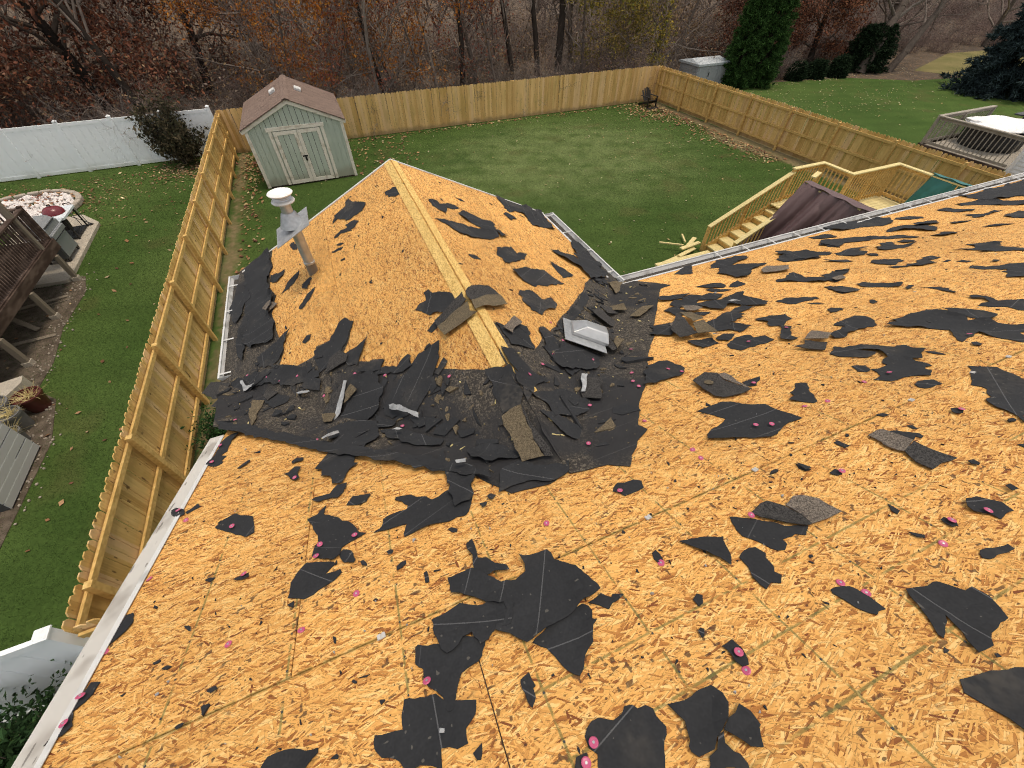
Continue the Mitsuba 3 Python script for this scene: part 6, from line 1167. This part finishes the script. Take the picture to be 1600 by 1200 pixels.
def leafy_bush(key, x, y, hgt, rad, cols, seed, n=2600, size=.05, stems=40):
    r = np.random.default_rng(seed); st, C = [], []
    for i in range(stems):
        a, q = r.uniform(0, 6.28), r.uniform(.2, 1); e = np.array([math.cos(a) * rad * q, math.sin(a) * rad * q, hgt * r.uniform(.45, 1.0) * (1 - .35 * q * q)]); m_ = e * [.45, .45, .32] + r.normal(0, .05, 3); st += [(np.zeros(3), m_, .012, .009), (m_, e, .009, .004)]
        for t in np.linspace(.0, 1.1, 9): C.append(m_ + (e - m_) * t)
    m, col = leaf_mesh(np.array(C), max(1, n // len(C)), .12, size, cols, seed, .3); M = xf(x, y); scene[key + '__stems'] = {**mikit.ply(seg_mesh(st, 4), 'm_bark'), 'to_world': M}; scene[key + '__leaves'] = {**mikit.ply(m, 'm_leaf', color=col), 'to_world': M}
k = thing('bush', 'dark leaved bush against the white fence at the left corner', 'bush'); leafy_bush(k, -6.55, 24.75, 2.7, 1.35, [(.045, .042, .022), (.06, .05, .03), (.030, .032, .018), (.085, .07, .042)], 61, 5200, .075, 60)
k = thing('bush', 'dense dark green shrub below the eave at the lower left corner', 'bush'); leafy_bush(k, -5.15, 1.75, 1.45, 1.25, [(.016, .040, .012), (.022, .050, .016), (.012, .030, .010)], 62, 20000, .036, 110)
k = thing('bush', 'small green shrub between the left fence and the house, upper one', 'bush'); leafy_bush(k, -3.55, 6.7, .7, .55, [(.020, .055, .016), (.028, .07, .02)], 63, 6000, .03, 60)
k = thing('bush', 'small green shrub between the left fence and the house, lower one', 'bush'); leafy_bush(k, -3.25, 5.3, .8, .6, [(.018, .048, .014), (.026, .062, .018)], 64, 6000, .03, 60)
# fallen leaves: a few bent quads each
def flat_leaves(Q, size, cols, seed, z=.012):
    r = np.random.default_rng(seed); N = len(Q); th = r.uniform(0, 6.28, N); s = size * np.exp(r.normal(0, .3, N)); a = np.stack([np.cos(th), np.sin(th), r.normal(0, .25, N)], 1) * s[:, None]; b = np.stack([-np.sin(th), np.cos(th), r.normal(0, .25, N)], 1) * s[:, None] * .65; c = np.c_[Q, np.full(N, z) + s * .35]
    V = np.stack([c - a, c - b * .9 + [0, 0, .005], c + a, c + b], 1).reshape(-1, 3); i = np.arange(N)[:, None] * 4; cols = np.asarray(cols); k = cols[r.integers(len(cols), size=N)] * np.exp(r.normal(0, .25, (N, 1)))
    return trimesh.Trimesh(V, np.vstack([np.hstack([i, i + 1, i + 2]), np.hstack([i, i + 2, i + 3])]), process=False), np.repeat(k, 4, 0)
PALE = [(.38, .33, .19), (.33, .26, .13), (.43, .38, .26), (.28, .20, .10)]; BRN = [(.23, .12, .06), (.17, .085, .045), (.30, .18, .10), (.13, .06, .04)]
r = np.random.default_rng(77); U = lambda n, a, b: r.uniform(a, b, n)
Q = np.vstack([np.c_[U(700, -4, 20), U(700, 8, 25)], np.c_[U(260, 12, 20), 19 + r.normal(0, 3, 260)]]); Q = Q[~((Q[:, 0] > -3) & (Q[:, 0] < .9) & (Q[:, 1] > 20))]; m, col = flat_leaves(Q, .033, PALE, 1); stuff('fallen_leaves', m, 'm_leaf', 'pale fallen leaves dotted over the fenced lawn', 'leaves', color=col)
Q = np.vstack([np.c_[19.9 - np.abs(r.normal(0, .9, 900)), U(900, 14.0, 25)], np.c_[18.6 + r.normal(0, .8, 500), 23.2 + r.normal(0, 1.0, 500)], np.c_[-3.9 + np.abs(r.normal(0, .35, 400)), U(400, 6, 25)], np.c_[-3.5 + r.normal(0, .5, 350), 23 + r.normal(0, 1.4, 350)], np.c_[U(250, .9, 4), U(250, 20, 24.8)], np.c_[U(300, 1, 20), 25.0 - np.abs(r.normal(0, .2, 300))]]); Q = Q[Q[:, 0] < 20.2]
m, col = flat_leaves(Q, .055, BRN + PALE[:2] + [(.36, .22, .11)], 2); stuff('fallen_leaves', m, 'm_leaf', 'brown leaves drifted along the foot of the fences', 'leaves', color=col)
Q = np.vstack([np.c_[U(240, -14, -4.7), U(240, 5, 25)], np.c_[-6.2 + r.normal(0, .9, 900), 24.0 + r.normal(0, .9, 900)], np.c_[-9.9 + r.normal(0, .8, 260), 21.6 + r.normal(0, 1.2, 260)], np.c_[U(600, -16, -5), 24.6 - np.abs(r.normal(0, 3.5, 600))], np.c_[-4.75 - np.abs(r.normal(0, .3, 260)), U(260, 12, 25)]]); Q = Q[Q[:, 0] < -4.5]
m, col = flat_leaves(Q, .043, BRN + [(.36, .26, .15), (.42, .33, .2)], 3); stuff('fallen_leaves', m, 'm_leaf', 'brown leaves on the lawn to the left of the fence', 'leaves', color=col)
Q = np.vstack([np.c_[30 + r.normal(0, 4.2, 600), 20.5 + r.normal(0, 2.2, 600)], np.c_[U(400, 24, 44), U(400, 18, 25.5)], np.c_[U(300, 31, 45), 25.2 + r.normal(0, .3, 300)]]); Q = Q[Q[:, 0] > 20.8]; m, col = flat_leaves(Q, .040, PALE, 4); stuff('fallen_leaves', m, 'm_leaf', 'pale fallen leaves on the lawn beyond the right fence', 'leaves', color=col)
Q = np.c_[rcx + r.normal(0, 1.0, 300), rcy + .6 + r.normal(0, .9, 300)]; m, col = flat_leaves(Q, .06, RED + BRN, 5, .1); stuff('fallen_leaves', m, 'm_leaf', 'reddish leaves lying in the white rock ring', 'leaves', color=col)
Q = np.c_[U(7000, -25, 40), 25.8 + 22 * r.random(7000)]; m, col = flat_leaves(Q, .09, TAN + BRN, 6); stuff('fallen_leaves', m, 'm_leaf', 'leaf litter on the floor of the wood', 'leaves', color=col)
# grass blades over the nearer lawns
def blades(n, x0, x1, y0, y1, seed, hgt=.04, w=.008):
    r = np.random.default_rng(seed); p = np.c_[r.uniform(x0, x1, n), r.uniform(y0, y1, n)]; nz = meshkit.fbm(np.c_[p * .5, np.zeros(n)], 3, 3)
    e = np.minimum(np.abs(p[:, 0] + 4.1), np.abs(p[:, 0] - 20.1)); p = p[e > .32 + .25 * r.random(n)]; nz = nz[e > .32 + .25 * r.random(n)][:len(p)] if False else meshkit.fbm(np.c_[p * .5, np.zeros(len(p))], 3, 3); n = len(p)
    th = r.uniform(0, 6.28, n); s = np.c_[np.cos(th), np.sin(th), np.zeros(n)] * w * .5; hh = hgt * np.exp(r.normal(0, .35, (n, 1))); ln = np.c_[r.normal(0, .6, (n, 2)), np.ones(n)] * hh; b = np.c_[p, np.full(n, -.004)]
    V = np.stack([b - s, b + s, b + ln], 1).reshape(-1, 3); pale = np.clip(1.25 - np.hypot(p[:, 0] - 10.5, (p[:, 1] - 18.5) * 1.25) / 7.5, 0, 1)[:, None] * .7; c = np.array([.042, .078, .018]) * (1 - pale) + np.array([.118, .150, .056]) * pale; c = c * (.75 + .5 * nz[:, None]) * np.exp(r.normal(0, .2, (n, 1)))
    return trimesh.Trimesh(V, np.arange(3 * n).reshape(-1, 3), process=False), np.repeat(c, 3, 0)
m, col = blades(230000, -4.0, 20.1, 6.5, 25.2, 5); stuff('grass', m, 'm_leaf', 'short mown grass of the fenced back yard', 'grass', color=col)
m, col = blades(150000, -14, -4.5, 3.0, 25.2, 6, .04); m2 = m; stuff('grass', m2, 'm_leaf', 'short mown grass of the yard on the left', 'grass', color=col)
